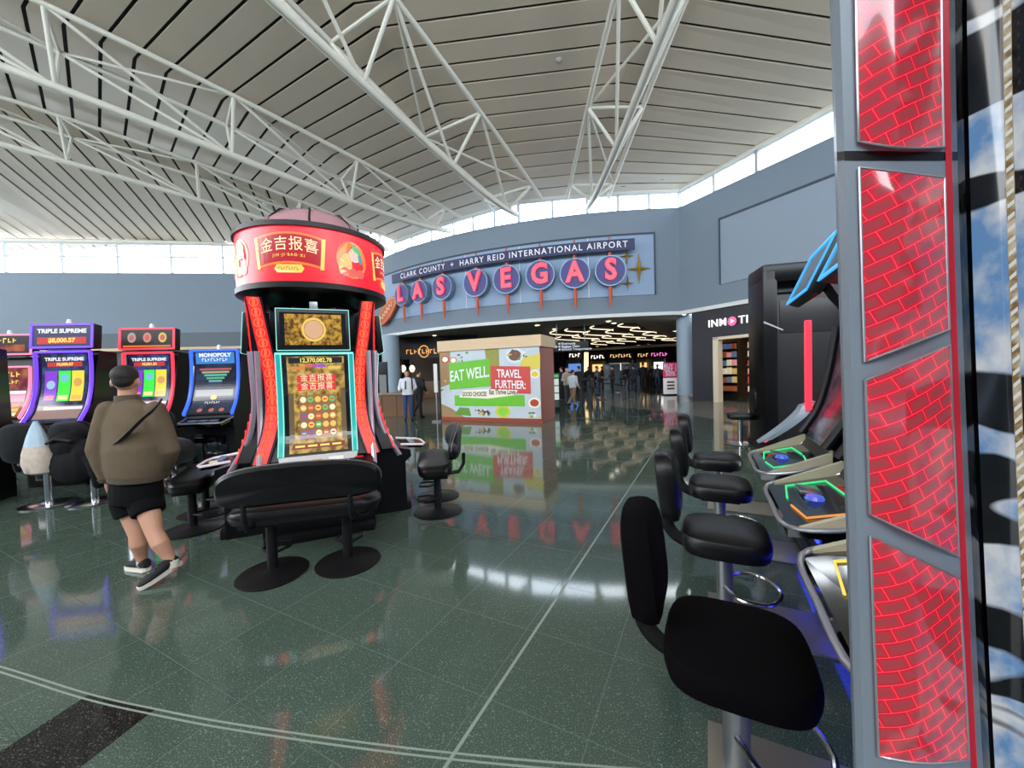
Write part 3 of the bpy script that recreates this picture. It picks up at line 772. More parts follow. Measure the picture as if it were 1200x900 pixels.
# ---- pink and white standing sign
p0, p1 = F(777, 463), F(792.5, 462.5)
T = thing('standing_sign', 'pink and white standing sign reading BUY 1 GET 1 50%', 'sign', ((p0.x + p1.x) / 2, p0.y - .1, 0))
w = p1.x - p0.x; hz = A(785, 425, p0.y).z
MB().box((0, 0, hz * .28), (w, .12, hz * .56 - .1), bev=.01).build('lower_panel', mat('sign_white', 'e2dfdc', .5, 0, 'e2dfdc', .25), T)
MB().box((0, 0, hz * .78), (w, .12, hz * .44), bev=.01).build('upper_panel', mat('sign_pink', 'c2355f', .5, 0, 'c2355f', .45), T)
MB().box((0, 0, .03), (w * 1.1, .4, .06), bev=.01).build('foot', m_black, T)
t = MB()
for s_, zz, sz in (('BUY 1', .9, .27), ('GET 1', .78, .27), ('50%', .65, .34)): add_text(t, lambda x, y, d, zz=zz: Vector((x, -.065, hz * zz + y)), s_, sz, bold=.008)
t.build('lettering', m_signtext, T)
for i in range(3): MB().box((0, -.064, hz * (.40 - .1 * i)), (w * .55, .008, .09)).build('text_bar', mat('bar_plum', '6a3040', .5), T)

# ---- digital directory totem next to the poster box
p = F(652.5, 481); T = thing('directory_totem', 'slim green and white directory totem beside the brown side of the poster box', 'totem', (p.x, p.y, 0))
h = A(652, 437, p.y).z; w = .2
MB().box((0, 0, h / 2), (.24, .12, h), bev=.01).build('housing', m_black, T)
g_dir = glow('directory_white', (.75, .85, .8), .8); g_dirg = glow('directory_green', (.1, .6, .12), .8)
for i in range(4): MB().box((0, -.062, .18 + i * h * .195 + .08), (.19, .006, h * .17)).build('screen_tile', g_dir if i else mat('dir_grey', '55665e', .4), T)
MB().box((0, -.062, h * .92), (.19, .006, .12)).build('header_tile', g_dirg, T)

# ---- poster box
KL, KR = Vector((-2.42, 13.05, 0)), Vector((.87, 11.62, 0))
KD = (KR - KL).normalized(); KN = Vector((KD.y, -KD.x, 0)); KW = (KR - KL).length
T = thing('poster_box', 'brown box kiosk with beige top and EAT WELL food poster', 'kiosk', (KL + KR) / 2)
def K(x, y, d=0.0): return KD * x + Vector((0, 0, y)) + KN * d
def kbox(x0, x1, z0, z1, d0, d1): return MB().hexa([K(x0, z0, d0), K(x1, z0, d0), K(x1, z0, d1), K(x0, z0, d1)][::-1], [K(x0, z1, d0), K(x1, z1, d0), K(x1, z1, d1), K(x0, z1, d1)][::-1])
m_kb = mat('kiosk_brown', '8c3d20', .45, var=.06)
kbox(-KW / 2, KW / 2, 0, 2.35, -1.36, -.02).build('body', m_kb, T)
kbox(-KW / 2 - .05, KW / 2 + .06, 2.33, 2.68, -1.42, .05).build('header', m_beige, T)
kbox(-KW / 2, KW / 2, 0, .13, -.02, .01).build('plinth', m_kb, T)
po = kbox(-KW / 2, KW / 2 - .02, .13, 2.33, -.02, .0).build('poster', mat('poster_pale', 'b9c4cc', .5, var=.12, scale=3), T)
cx = lambda u: -KW / 2 + u * KW
cy = lambda v: .13 + v * 2.2
def kp(mb, u0, v0, u1, v1, d, tilt=0.0):
    a, b_, c, e = cx(u0), cy(v0), cx(u1), cy(v1)
    flat(mb, K, [(a, b_ - tilt), (c, b_ + tilt), (c, e + tilt), (a, e - tilt)], d)
pc = {k: mat('poster_' + k, v, .5) for k, v in dict(green='63b423', red='c4433a', wood='9a7a52', yellow='cfc04a', cream='ece3cf', tomato='a83c28', leaf='5f8f2e', bluew='c9d6e0', brown='6a4630', olive='8d8a3a', lime='86c93a', ink='3b4a44').items()}
def kobj(name, colour, fnc):
    q = MB(); fnc(q); q.build(name, pc[colour], po)
kobj('photo_patch', 'wood', lambda q: flat(q, K, [(cx(0), cy(.45)), (cx(.1), cy(.5)), (cx(.12), cy(1)), (cx(0), cy(1))], .003))
kobj('photo_patch', 'olive', lambda q: flat(q, K, [(cx(.5), cy(.72)), (cx(.62), cy(.72)), (cx(.62), cy(1)), (cx(.48), cy(1))], .003))
kobj('photo_patch', 'yellow', lambda q: flat(q, K, [(cx(.8), cy(.66)), (cx(1), cy(.70)), (cx(1), cy(.9)), (cx(.84), cy(.86))], .003))
kobj('photo_patch', 'wood', lambda q: flat(q, K, [(cx(.0), cy(.0)), (cx(.25), cy(.0)), (cx(.1), cy(.14)), (cx(0), cy(.2))], .003))
kobj('photo_patch', 'leaf', lambda q: flat(q, K, [(cx(.14), cy(.04)), (cx(.32), cy(.02)), (cx(.3), cy(.14)), (cx(.2), cy(.15))], .004))
for (u, v, r, c1, c2) in ((.77, .93, .30, 'bluew', 'brown'), (.96, .22, .20, 'cream', 'tomato'), (.06, .88, .16, 'tomato', 'cream'), (.15, .86, .14, 'wood', 'cream'), (.64, .05, .26, 'yellow', 'lime'), (.97, .62, .16, 'cream', 'yellow')):
    def plate(q, u=u, v=v, r=r): oval(q, K, min(max(cx(u), -KW / 2 + r), KW / 2 - r - .02), min(max(cy(v), .13 + r * .8), 2.33 - r * .8), r, r * .8, .005, n=22)
    def food(q, u=u, v=v, r=r): oval(q, K, min(max(cx(u), -KW / 2 + r), KW / 2 - r - .02), min(max(cy(v), .13 + r * .8), 2.33 - r * .8), r * .72, r * .56, .007, n=18)
    kobj('plate', c1, plate); kobj('food', c2, food)
for i in range(46):
    u, v = random.choice(((random.uniform(.36, .5), random.uniform(.03, .12)), (random.uniform(.68, .9), random.uniform(.84, .96)), (random.uniform(.85, .99), random.uniform(.02, .1)), (random.uniform(.2, .46), random.uniform(.82, .97)), (random.uniform(.0, .12), random.uniform(.2, .6))))
    kobj('morsel', random.choice(('brown', 'tomato', 'cream', 'yellow', 'leaf', 'ink')), lambda q, u=u, v=v: oval(q, K, cx(u), cy(v), random.uniform(.03, .07), random.uniform(.02, .05), .009, n=8))
kobj('green_panel', 'green', lambda q: kp(q, .10, .44, .53, .84, .012, .05))
kobj('red_panel', 'red', lambda q: kp(q, .53, .36, .91, .74, .014, -.03))
kobj('green_panel', 'green', lambda q: kp(q, .15, .17, .85, .33, .010))
kobj('white_ribbon', 'cream', lambda q: flat(q, K, [(cx(.2), cy(.30)), (cx(.5), cy(.28)), (cx(.76), cy(.33)), (cx(.79), cy(.40)), (cx(.5), cy(.42)), (cx(.24), cy(.40))], .016))
def ktext(s_, u, v, size, m, d, bold=.006, tilt=0.0, sx=.78):
    q = MB(); add_text(q, lambda x, y, dd: K(cx(u) + x * sx, cy(v) + y + x * tilt, d), s_, size, bold=bold); q.build('lettering', m, po)
ktext('EAT WELL.', .315, .64, .50, m_signtext, .018, tilt=.06, sx=.62); ktext('TRAVEL', .71, .63, .36, m_signtext, .018, tilt=-.03, sx=.66); ktext('FURTHER:', .72, .475, .36, m_signtext, .018, tilt=-.03, sx=.66)
ktext('GOOD CHOICES', .36, .345, .20, pc['ink'], .02, sx=.6); ktext('Eat Thrive Love', .64, .372, .22, pc['ink'], .02, sx=.65)
# narrow stanchion at the left of the box
p = A(511.5, 470, 12.8); T = thing('sign_stand', 'thin white sign stand just left of the poster box', 'stand', (p.x, p.y, 0))
MB().box((0, 0, .02), (.3, .3, .04), bev=.01).build('foot', m_alu, T); MB().tube([(0, 0, .04), (0, 0, 1.0)], .02, 8).build('post', m_alu, T); MB().box((0, 0, 1.45), (.12, .04, .95), bev=.01).build('panel', m_white, T)

# ---- burger shop on the left under the bulkhead
m_bs = mat('burger_dark', '141212', .6)
T = thing('burger_shop', 'dark shopfront with an orange-lit sign behind the standing travellers', 'shop', A(492, 440, 25.0))
bo = T.location.copy(); bo.z = 0; T.location = bo
x0, x1 = A(465, 440, 25.0).x - bo.x, A(560, 440, 25.0).x - bo.x
MB().box(((x0 + x1) / 2, 3.4, 2.0), (x1 - x0, .2, 4.0)).build('back_panel', mat('burger_back', '3a2a20', .7, var=.2, scale=.8), T)
MB().box(((x0 + x1) / 2, 0, 3.3), (x1 - x0, .4, 1.4)).build('fascia', m_bs, T)
for x in (x0 + .15, (x0 + x1) / 2 + .3, x1): MB().box((x, 0, 1.3), (.3, .4, 2.6)).build('pier', m_bs, T)
xs = A(497, 414, 24.8).x - bo.x
q = MB(); add_blur(q, lambda x, y, d: Vector((xs + x, -.22, 3.05 + y)), 9, .46); q.build('lettering', glow('burger_orange', (1, .42, .08), 1.1), T)
q = MB(); ring(q, lambda x, y, d=0: Vector((xs + x, -.225, 3.05 + y)), 0, 0, .34, .4, .06); q.build('emblem', MATS['burger_orange'], T)
MB().box((xs - .2, 1.2, .55), (2.4, .6, 1.1), bev=.02).build('counter', mat('counter_wood', '6a4a30', .5, var=.2, scale=3), T)
for px in (472.5, 483):
    p = A(px, 432, 26) - bo; MB().ell(p, (.18, .18, .24), n=10).build('pendant_lamp', glow('pendant_warm', (1, .75, .4), 3.0), T)
    MB().tube([p + Vector((0, 0, .2)), (p.x, p.y, 3.9)], .015, 5).build('pendant_cord', m_black, T)
p = F(455, 492); T = thing('wood_counter', 'low wooden counter by the round column', 'counter', (p.x - .5, p.y + 1.2, 0))
MB().box((0, 0, .42), (2.2, .6, .84)).build('body', MATS['counter_wood'], T); MB().box((0, 0, .87), (2.3, .7, .06), bev=.01).build('top', mat('counter_top', '8a7560', .4), T)
for x in (-.55, 0, .55): MB().box((x, -.302, .42), (.015, .01, .78)).build('panel_joint', m_black, T)
T, w, h = board('menu_display', 'black display screen beside the left column', 'display', 444, 424, 455, 467, 16, .1, m_black)
T.location.z = 0; hh = A(450, 424, 16).z
T.children[0].scale = (1, 1, hh / h)
q = MB(); rect(q, lambda x, y, d=0: Vector((x, -d - .003, y)), -w * .38, hh * .35, w * .38, hh * .75); q.build('screen', glow('menu_glow', (.3, .34, .36), .6), T)

# ---- what shows under the left wall: far concourse glazing
lw = tag(MB().box((-22, 36, 2.0), (44, .2, 4.0)).build('wall_concourse', mat('concourse_grey', '6b7075', .8, var=.2, scale=.5)), 'grey far wall of the concourse behind the small slot machines', 'wall', kind='structure')
for i, x in enumerate((-40, -36.2, -32.4, -28.6, -24.8, -21.0, -17.2)):
    MB().box((x, 35.86, 1.9), (3.2, .06, 2.2)).build('far_window_light', glow('far_daylight', (.80, .88, .95), 1.0 if i % 2 else 1.0), lw)
    MB().box((x, 35.80, 1.9), (.1, .08, 2.2)).build('far_mullion', m_frame, lw)
    MB().box((x + 1.9, 35.7, 2), (.7, .4, 4)).build('far_pier', mat('far_pier', '4a5056', .7), lw)
tag(MB().add([(-46, 25.5, 3.86), (-6, 28.6, 3.86), (-6, 36, 3.86), (-46, 36, 3.86)], [(0, 1, 2, 3)]).build('ceiling_concourse', m_soffit), 'low ceiling of the concourse behind the left wall', 'ceiling', kind='structure')

# ================================================================== SLOT MACHINES
m_teal = mat('teal_bezel', '0c6f6a', .3, 0, (.02, .55, .50), .55)
m_teal_line = glow('teal_line', (.35, 1, .92), 1.1)
m_silver = mat('silver_rail', 'a8a8ac', .3, .7)
m_redled = mat('red_light_bar', 'a00f12', .3, 0, (1.0, .02, .025), .85)
m_redorn = mat('red_bar_ornament', 'c0281a', .3, 0, (1.0, .16, .05), .95)
m_screen = mat('screen_black', '050506', .12, 0, (.01, .01, .012), .5)
SC = {}
def sc(name, col, es=.8):
    es *= 1.25
    if name not in SC: SC[name] = mat('print_' + name, '202020', .18, 0, col, es)
    return SC[name]
def paint(parent, name, m, fnc):
    q = MB(); fnc(q); return q.build(name, m, parent, autosmooth=False)
def noise_screen(name, c0, c1, scale, es):
    if name in MATS: return MATS[name]
    m = mat(name, '101010', .16); nt = m.node_tree; b = nt.nodes['Principled BSDF']
    tc = nt.nodes.new('ShaderNodeTexCoord'); n = nt.nodes.new('ShaderNodeTexNoise'); n.inputs['Scale'].default_value = scale; n.inputs['Detail'].default_value = 6
    r = nt.nodes.new('ShaderNodeValToRGB'); r.color_ramp.elements[0].color = lin(c0); r.color_ramp.elements[0].position = .38; r.color_ramp.elements[1].color = lin(c1); r.color_ramp.elements[1].position = .62
    nt.links.new(tc.outputs['Object'], n.inputs['Vector']); nt.links.new(n.outputs['Fac'], r.inputs['Fac']); nt.links.new(r.outputs['Color'], b.inputs['Emission Color'])
    b.inputs['Emission Strength'].default_value = es
    return m

TC = Vector((-2.30, 4.62, 0)); TROT = R(23.5)
def prof_fn(pts):
    P_ = crom([Vector((p[0], p[1], 0)) for p in pts], 8)
    L_ = [0]
    for a, b in zip(P_[:-1], P_[1:]): L_.append(L_[-1] + (b - a).length)
    def f(v):
        s = max(0, min(1, v)) * L_[-1]
        for i in range(len(P_) - 1):
            if s <= L_[i + 1] + 1e-9:
                t = (s - L_[i]) / max(1e-9, L_[i + 1] - L_[i]); return P_[i].lerp(P_[i + 1], t)
        return P_[-1]
    return f, L_[-1]
def surf(f, flip=True):
    """x across, v 0..1 up the profile, d proud of it (towards the player, -Y)."""
    def S(x, v, d=0.0):
        p = f(v); a = f(v - .02); b = f(v + .02); t = (b - a).normalized()
        n = Vector((-t.y, t.x)) if t.y < 0 else Vector((t.y, -t.x))
        return Vector((x, -(p.x + n.x * d), p.y + n.y * d))
    return S
def sheet(S, x0, x1, v0, v1, d0, d1, nv=12, mi=0, mb=None):
    mb = mb or MB(); nv = max(1, int(round(abs(v1 - v0) * 28)))
    for j in range(nv):
        a = v0 + (v1 - v0) * j / nv; b = v0 + (v1 - v0) * (j + 1) / nv
        mb.hexa([S(x0, a, d0), S(x1, a, d0), S(x1, a, d1), S(x0, a, d1)], [S(x0, b, d0), S(x1, b, d0), S(x1, b, d1), S(x0, b, d1)], mi)
    return mb

def tower_machine(label):
    T = thing('slot_machine', label, 'slot machine', TC, TROT, 'tall slot machines under the red drum'); T.scale = (.87, .87, .96)
    # body: shaped side profile, extruded
    pf = [(.30, .0), (.59, .0), (1.02, .0), (1.02, .60), (1.10, .66), (1.09, .74), (.82, .80), (.70, 1.05), (.63, 1.38), (.62, 1.75), (.64, 1.98), (.59, 1.99), (.30, 2.06)]
    hw_ = lambda d: min(.58, d * .985)
    np_ = len(pf)
    MB().add([(-hw_(d), -d, z) for d, z in pf] + [(hw_(d), -d, z) for d, z in pf], [list(range(np_)), list(range(np_, 2 * np_))[::-1]] + [(i, np_ + i, np_ + (i + 1) % np_, (i + 1) % np_) for i in range(np_)]).build('body', m_black, T)
    MB().box((0, -.42, 2.25), (.5, .22, .5), bev=.02).build('upper_spine', m_black, T)
    MB().box((0, -.90, .05), (1.14, .36, .10), bev=.015).build('plinth', m_blackmetal, T)
    f, L = prof_fn([(.865, .84), (.745, 1.05), (.685, 1.38), (.69, 1.65), (.715, 1.93)])
    S = surf(f)
    sc_ = sheet(S, -.36, .36, 0, 1, -.03, 0).build('main_screen', m_screen, T)
    bz = MB()
    for s in (-1, 1): sheet(S, s * .36, s * .425, -.0, 1, -.06, .025, 12, 0, bz)
    sheet(S, -.425, .425, 1 - .001, 1.0, -.06, .025, 1, 0, bz)
    bzo = bz.build('teal_bezel', m_teal, T)
    for s in (-1, 1):
        MB().tube([S(s * .365, v / 12, .028) for v in range(13)], .006, 6).build('light_line', m_teal_line, bzo)
        MB().tube([S(s * .42, v / 12, .028) for v in range(13)], .005, 6).build('light_line', m_teal_line, bzo)
    MB().tube([S(-.42, 1, .02), S(.42, 1, .02)], .012, 6).build('light_line', m_teal_line, bzo)
    # printed game picture on the main screen
    g = lambda x, y, d=0.0: S(x, y, d + .002)
    gold = noise_screen('gold_game_art', (.16, .075, .015), (.62, .42, .09), 14, 1.1)
    q = MB(); sheet(g, -.31, .31, .03, .97, 0, .001, 12, 0, q); q.build('game_picture', gold, sc_)
    for i in range(2): paint(sc_, 'side_pillar', sc('olive', (.18, .12, .05), .7), lambda q, i=i: sheet(g, (-.31, .255)[i], (-.255, .31)[i], .15, .62, .002, .003, 6, 0, q))
    paint(sc_, 'jackpot_bar', sc('black', (.01, .012, .01), .5), lambda q: sheet(g, -.29, .29, .905, .96, .002, .003, 1, 0, q))
    paint(sc_, 'jackpot_text', sc('yellow', (.95, .75, .15), .9), lambda q: add_text(q, lambda x, y, d: g(x, .932 + y / L, .005), '12,370,082.78', .062, bold=.002))
    for i, (cx_, c) in enumerate(((-.2, (.75, .25, .05)), (.03, (.35, .1, .6)), (.2, (.8, .6, .1)), (-.05, (.75, .15, .1)))):
        paint(sc_, 'prize_plate', sc('prize%d' % i, c, .8), lambda q, cx_=cx_, i=i: sheet(g, cx_ - .07, cx_ + .07, .845 + (i % 2) * .02, .875 + (i % 2) * .02, .002, .003, 1, 0, q))
    red = sc('banner_red', (.75, .03, .02), .9); cr = sc('cream', (.95, .85, .6), .9)
    for k in range(2):
        v0 = .72 - k * .082
        def ban(q, v0=v0):
            for i in range(6):
                a, b = -.21 + i * .07, -.14 + i * .07; h = lambda x: .012 * (1 - (x / .21) ** 2)
                q.hexa([g(a, v0 + h(a), .003), g(b, v0 + h(b), .003), g(b, v0 + .068 + h(b), .003), g(a, v0 + .068 + h(a), .003)], [g(a, v0 + h(a), .004), g(b, v0 + h(b), .004), g(b, v0 + .068 + h(b), .004), g(a, v0 + .068 + h(a), .004)])
        paint(sc_, 'scroll', red, ban)
        paint(sc_, 'scroll_text', cr, lambda q, v0=v0: add_text(q, lambda x, y, d: g(x, v0 + .042 + y / L, .006), '金吉报喜', .085, bold=.0, space=1.12))
    paint(sc_, 'reel_frame', sc('reel_back', (.30, .13, .05), .9), lambda q: sheet(g, -.2, .2, .18, .595, .002, .003, 8, 0, q))
    cols = [sc('coin_gold', (.85, .55, .12), .9), sc('coin_red', (.70, .12, .05), .9), sc('coin_green', (.10, .55, .15), .9), sc('coin_blue', (.10, .14, .4), .9), sc('coin_cream', (.9, .8, .5), .9)]
    random.seed(11)
    for r in range(5):
        for c in range(5):
            x, v = -.158 + c * .079, .225 + r * .082
            def coin(q, x=x, v=v): oval(q, lambda a, b, d=0: g(x + a, v + b / L, .005), 0, 0, .034, .034, 0, n=12)
            co = paint(sc_, 'reel_symbol', random.choice(cols), coin)
            paint(co, 'symbol_mark', random.choice((cr, red, cols[0])), lambda q, x=x, v=v: rect(q, lambda a, b, d=0: g(x + a, v + b / L, .006 + d), -.02, -.008, .02, .008, 0))
    paint(sc_, 'credit_bar', sc('maroon', (.25, .03, .03), .8), lambda q: sheet(g, -.28, .28, .07, .125, .002, .003, 1, 0, q))
    for x in (-.2, -.07, .06, .19): paint(sc_, 'credit_window', sc('yellow', (.95, .75, .15), .9), lambda q, x=x: sheet(g, x - .05, x + .05, .088, .108, .003, .004, 1, 0, q))
    # validator panel under the screen
    MB().prism([(-.42, -.875, .845), (.42, -.875, .845), (.40, -.93, .765), (-.40, -.93, .765)], (0, .05, -.01)).build('validator_panel', m_silver, T)
    MB().box((.18, -.925, .80), (.16, .02, .035), bev=.006).build('bill_slot', glow('bill_slot_white', (1, 1, .95), .9), T)
    MB().box((-.02, -.928, .79), (.10, .02, .03), bev=.004).build('ticket_slot', glow('ticket_orange', (1, .35, .05), .7), T)
    # button deck
    dk = MB().prism([(-.30, -1.0, .775), (.30, -1.0, .775), (.27, -1.30, .745), (.16, -1.35, .74), (-.16, -1.35, .74), (-.27, -1.30, .745)], (0, 0, -.045)).build('button_deck', m_gloss, T)
    MB().tube([(-.31, -1.0, .775), (-.28, -1.31, .743), (-.16, -1.36, .738), (.16, -1.36, .738), (.28, -1.31, .743), (.31, -1.0, .775)], .014, 8).build('deck_trim', mat('white_trim', 'c8c4cc', .3, 0, (1, .8, .85), .3), dk)
    for x in (-.17, -.06, .05): MB().box((x, -1.18, .765), (.08, .07, .012), bev=.004).build('button', sc('button', (.15, .2, .35), .6), dk)
    MB().lathe([(.001, .018), (.04, .018), (.045, 0)], 14, (.18, -1.2, .758)).build('spin_button', sc('spin', (.8, .75, .6), .6), dk)
    # silver rails down the outer edges
    fr, _ = prof_fn([(.95, .70), (.86, .84), (.74, 1.05), (.675, 1.38), (.68, 1.68), (.69, 1.96)])
    for s in (-1, 1):
        MB().tube([Vector((s * .60, -fr(v / 14).x + .01, fr(v / 14).y)) for v in range(15)], .034, 8).build('rail', m_silver, T)
        MB().tube([Vector((s * .622, -fr(v / 14).x - .015, fr(v / 14).y)) for v in range(15)], .007, 6).build('rail_light', glow('rail_pink', (1, .35, .7), .55), T)
    # top monitor
    M = Matrix.Rotation(R(-5), 3, 'X')
    mo = MB().box((0, -.76, 2.175), (.78, .07, .45), M, 0, .012).build('top_monitor', m_black, T)
    fnm = lambda x, y, d=0.0: Vector((0, -.76, 2.175)) + M @ Vector((x, -.037 - d, y))
    q = MB(); rect(q, fnm, -.35, -.185, .35, .185); q.build('monitor_screen', m_screen, mo)
    q = MB(); rect(q, fnm, -.30, -.165, .30, .165, .003); q.build('monitor_picture', noise_screen('gold_coin_art', (.12, .05, .005), (.75, .42, .04), 22, .85), mo)
    q = MB(); ring(q, fnm, 0, 0, .13, .13, .025, .006); q.build('medallion_ring', sc('coin_gold', (.85, .55, .12), .9), mo)
    q = MB(); oval(q, fnm, 0, 0, .10, .10, .006); q.build('medallion', sc('medal', (.75, .45, .25), .8), mo)
    for a, b, c, d_ in ((-.39, -.225, .39, -.218), (-.39, .218, .39, .225), (-.39, -.225, -.383, .225), (.383, -.225, .39, .225)):
        q = MB(); rect(q, fnm, a, b, c, d_, .002, 0, .004); q.build('light_line', m_teal_line, mo)
    MB().box((0, -.64, 2.44), (.09, .06, .12), bev=.008).build('monitor_bracket', m_silver, T)
    # red ornament bars
    for s in (-1, 1):
        cp = crom([(s * .615, -.70, 2.52), (s * .555, -.69, 2.15), (s * .495, -.685, 1.78), (s * .475, -.70, 1.42), (s * .505, -.77, 1.12), (s * .60, -.88, .80)], 7)
        b = MB(); bk = MB(); ny = Vector((0, 1, 0))
        for p, q in zip(cp[:-1], cp[1:]):
            hw = Vector((.065, 0, 0))
            b.hexa([p - hw, p + hw, p + hw + ny * .02, p - hw + ny * .02][::1], [q - hw, q + hw, q + hw + ny * .02, q - hw + ny * .02])
            hw2 = Vector((.085, 0, 0))
            bk.hexa([p - hw2 + ny * .02, p + hw2 + ny * .02, p + hw2 + ny * .16, p - hw2 + ny * .16], [q - hw2 + ny * .02, q + hw2 + ny * .02, q + hw2 + ny * .16, q - hw2 + ny * .16])
        bar = b.build('light_bar', m_redled, T); bk.build('bar_backing', m_black, T)
        for i in range(1, len(cp) - 1, 2):
            p = cp[i]
            q = MB(); ring(q, lambda x, y, d=0.0: p + Vector((x, -.004, y)), 0, 0, .048, .05, .012); oval(q, lambda x, y, d=0.0: p + Vector((x, -.004, y)), 0, 0, .016, .04); q.build('ornament', m_redorn, bar)
        # lit red mesh cheek by the deck
        MB().box((s * .43, -.90, .74), (.1, .05, .1), bev=.01).build('mesh_cheek', mat('red_mesh', '600808', .4, 0, (.8, .02, .03), .4), T)
    return T
tm = tower_machine('tall slot machine with teal-edged screen facing the front double bench')
for k, lab in ((1, 'tall slot machine on the side of the drum tower facing the poster box bench'), (2, 'tall slot machine at the back of the drum tower'), (3, 'tall slot machine on the side of the drum tower facing the walking man')):
    dup(tm, None, TC, TROT + k * math.pi / 2, lab)

# ---- red drum over the tower
D = thing('drum_sign', 'red illuminated round drum sign with gold scrolls on top of the slot tower', 'sign', TC + Vector((0, 0, 2.43)), TROT); D.scale = (.86, .86, .95)
DR, DB, DT = .90, .14, .72
MB().lathe([(.55, -.06), (.62, -.06), (.70, 0), (.80, 0.02), (.88, .06), (.92, .08), (.92, DB)], 48).build('lower_rim', m_black, D)
m_drum = mat('drum_red', 'b0101c', .25, 0, (.85, .012, .03), .75)
MB().lathe([(DR, DB), (DR, DT)], 64, cap=False).build('light_box', m_drum, D)
MB().lathe([(.90, DT), (.93, DT), (.93, DT + .05), (.86, DT + .06)], 48).build('upper_rim', m_black, D)
m_dome = mat('dome_pink', 'b98a92', .15); m_dome.node_tree.nodes['Principled BSDF'].inputs['Alpha'].default_value = .75
for i in range(8):
    a0 = i * math.pi / 4
    q = MB().lathe([(.70, DT + .06), (.64, DT + .20), (.48, DT + .33), (.30, DT + .37)], 5, (0, 0, 0), 0, a0 + .02, a0 + math.pi / 4 - .02, smooth=True); q.build('dome_panel', m_dome, D)
    MB().tube([(.67 * math.cos(a0), .67 * math.sin(a0), DT + .05), (.63 * math.cos(a0), .63 * math.sin(a0), DT + .21), (.49 * math.cos(a0), .49 * math.sin(a0), DT + .337), (.30 * math.cos(a0), .30 * math.sin(a0), DT + .377)], .012, 6).build('dome_rib', m_blackmetal, D)
MB().lathe([(.31, DT + .36), (.31, DT + .38), (.01, DT + .385)], 24).build('dome_cap', m_dome, D)
zc = (DB + DT) / 2
def drum_fn(a0): return lambda x, y, d=0.0: Vector(((DR + d) * math.sin(a0 + x / DR), -(DR + d) * math.cos(a0 + x / DR), zc + y))
g_gold = sc('drum_gold', (1.0, .62, .12), 1.0); g_cream = sc('drum_cream', (1.0, .85, .5), 1.0); g_dkred = sc('drum_deep_red', (.55, .0, .015), .8); g_or = sc('drum_orange', (1.0, .22, .03), .95)
for k in range(4):
    fn = drum_fn(R(-14 + 90 * k) - R(23.5) * 0)
    def sy(x): return .05 * (1 - (x / .36) ** 2) + .01
    def band(q, x0, x1, lo, hi, d, n=12):
        for i in range(n):
            a = x0 + (x1 - x0) * i / n; b = x0 + (x1 - x0) * (i + 1) / n
            q.add([fn(a, sy(a) + lo, d), fn(b, sy(b) + lo, d), fn(b, sy(b) + hi, d), fn(a, sy(a) + hi, d)], [(0, 1, 2, 3)])
    paint(D, 'scroll_glow', g_or, lambda q: band(q, -.37, .37, -.165, .165, .004))
    paint(D, 'scroll', g_dkred, lambda q: band(q, -.345, .345, -.142, .142, .006))
    paint(D, 'scroll_text', g_cream, lambda q: add_text(q, lambda x, y, d: fn(x, y + sy(x) + .035, .009), '金吉报喜', .155, bold=.0, space=1.08))
    paint(D, 'scroll_caption', g_gold, lambda q: add_text(q, lambda x, y, d: fn(x, y + sy(x) - .075, .009), 'JIN·JI·BAO·XI', .04, bold=.001, space=1.5))
    for sx in (-1, 1): paint(D, 'scroll_rod', g_gold, lambda q, sx=sx: flat(q, fn, [(sx * .345 - .02, -.16), (sx * .345 + .02, -.16), (sx * .375 + .02, .17), (sx * .375 - .02, .17)], .010))
    paint(D, 'plaque', g_gold, lambda q: flat(q, fn, [(-.13, -.20), (.13, -.20), (.16, -.16), (.13, -.115), (-.13, -.115), (-.16, -.16)], .012))
    paint(D, 'plaque_text', g_dkred, lambda q: add_blur(q, lambda x, y, d: fn(x, y - .158, .015), 8, .05))
    fo = drum_fn(R(31 + 90 * k))
    # plain gold fan and peach roundel between the scrolls
    paint(D, 'ornament_glow', g_or, lambda q: oval(q, fo, 0, 0, .20, .205, .004, n=24))
    paint(D, 'ornament_cloud', sc('cloud_red', (.8, .12, .1), .9), lambda q: [oval(q, fo, x, -.14, .06, .05, .006) for x in (-.1, 0, .1)])
    for i in range(7):
        a = R(100 + i * 17)
        paint(D, 'fan_rib', g_gold if i % 2 else sc('fan_peach', (1, .5, .25), .95), lambda q, a=a: flat(q, fo, [(-.01, -.09), (-.01 + .17 * math.cos(a - .13), -.09 + .17 * math.sin(a - .13)), (-.01 + .17 * math.cos(a + .13), -.09 + .17 * math.sin(a + .13))], .008))
    paint(D, 'roundel', sc('peach', (1, .55, .45), .95), lambda q: oval(q, fo, .03, .06, .085, .08, .010, n=18))
    paint(D, 'leaf', sc('leaf_green', (.1, .55, .2), .9), lambda q: oval(q, fo, .055, .12, .07, .035, .012, rot=-.5))
    paint(D, 'leaf', sc('leaf_teal', (.05, .35, .45), .9), lambda q: oval(q, fo, .10, .03, .025, .06, .012, rot=.2))
# post carrying the drum
MB().lathe([(.22, -.40), (.22, -.05)], 20).build('neck', m_black, D)

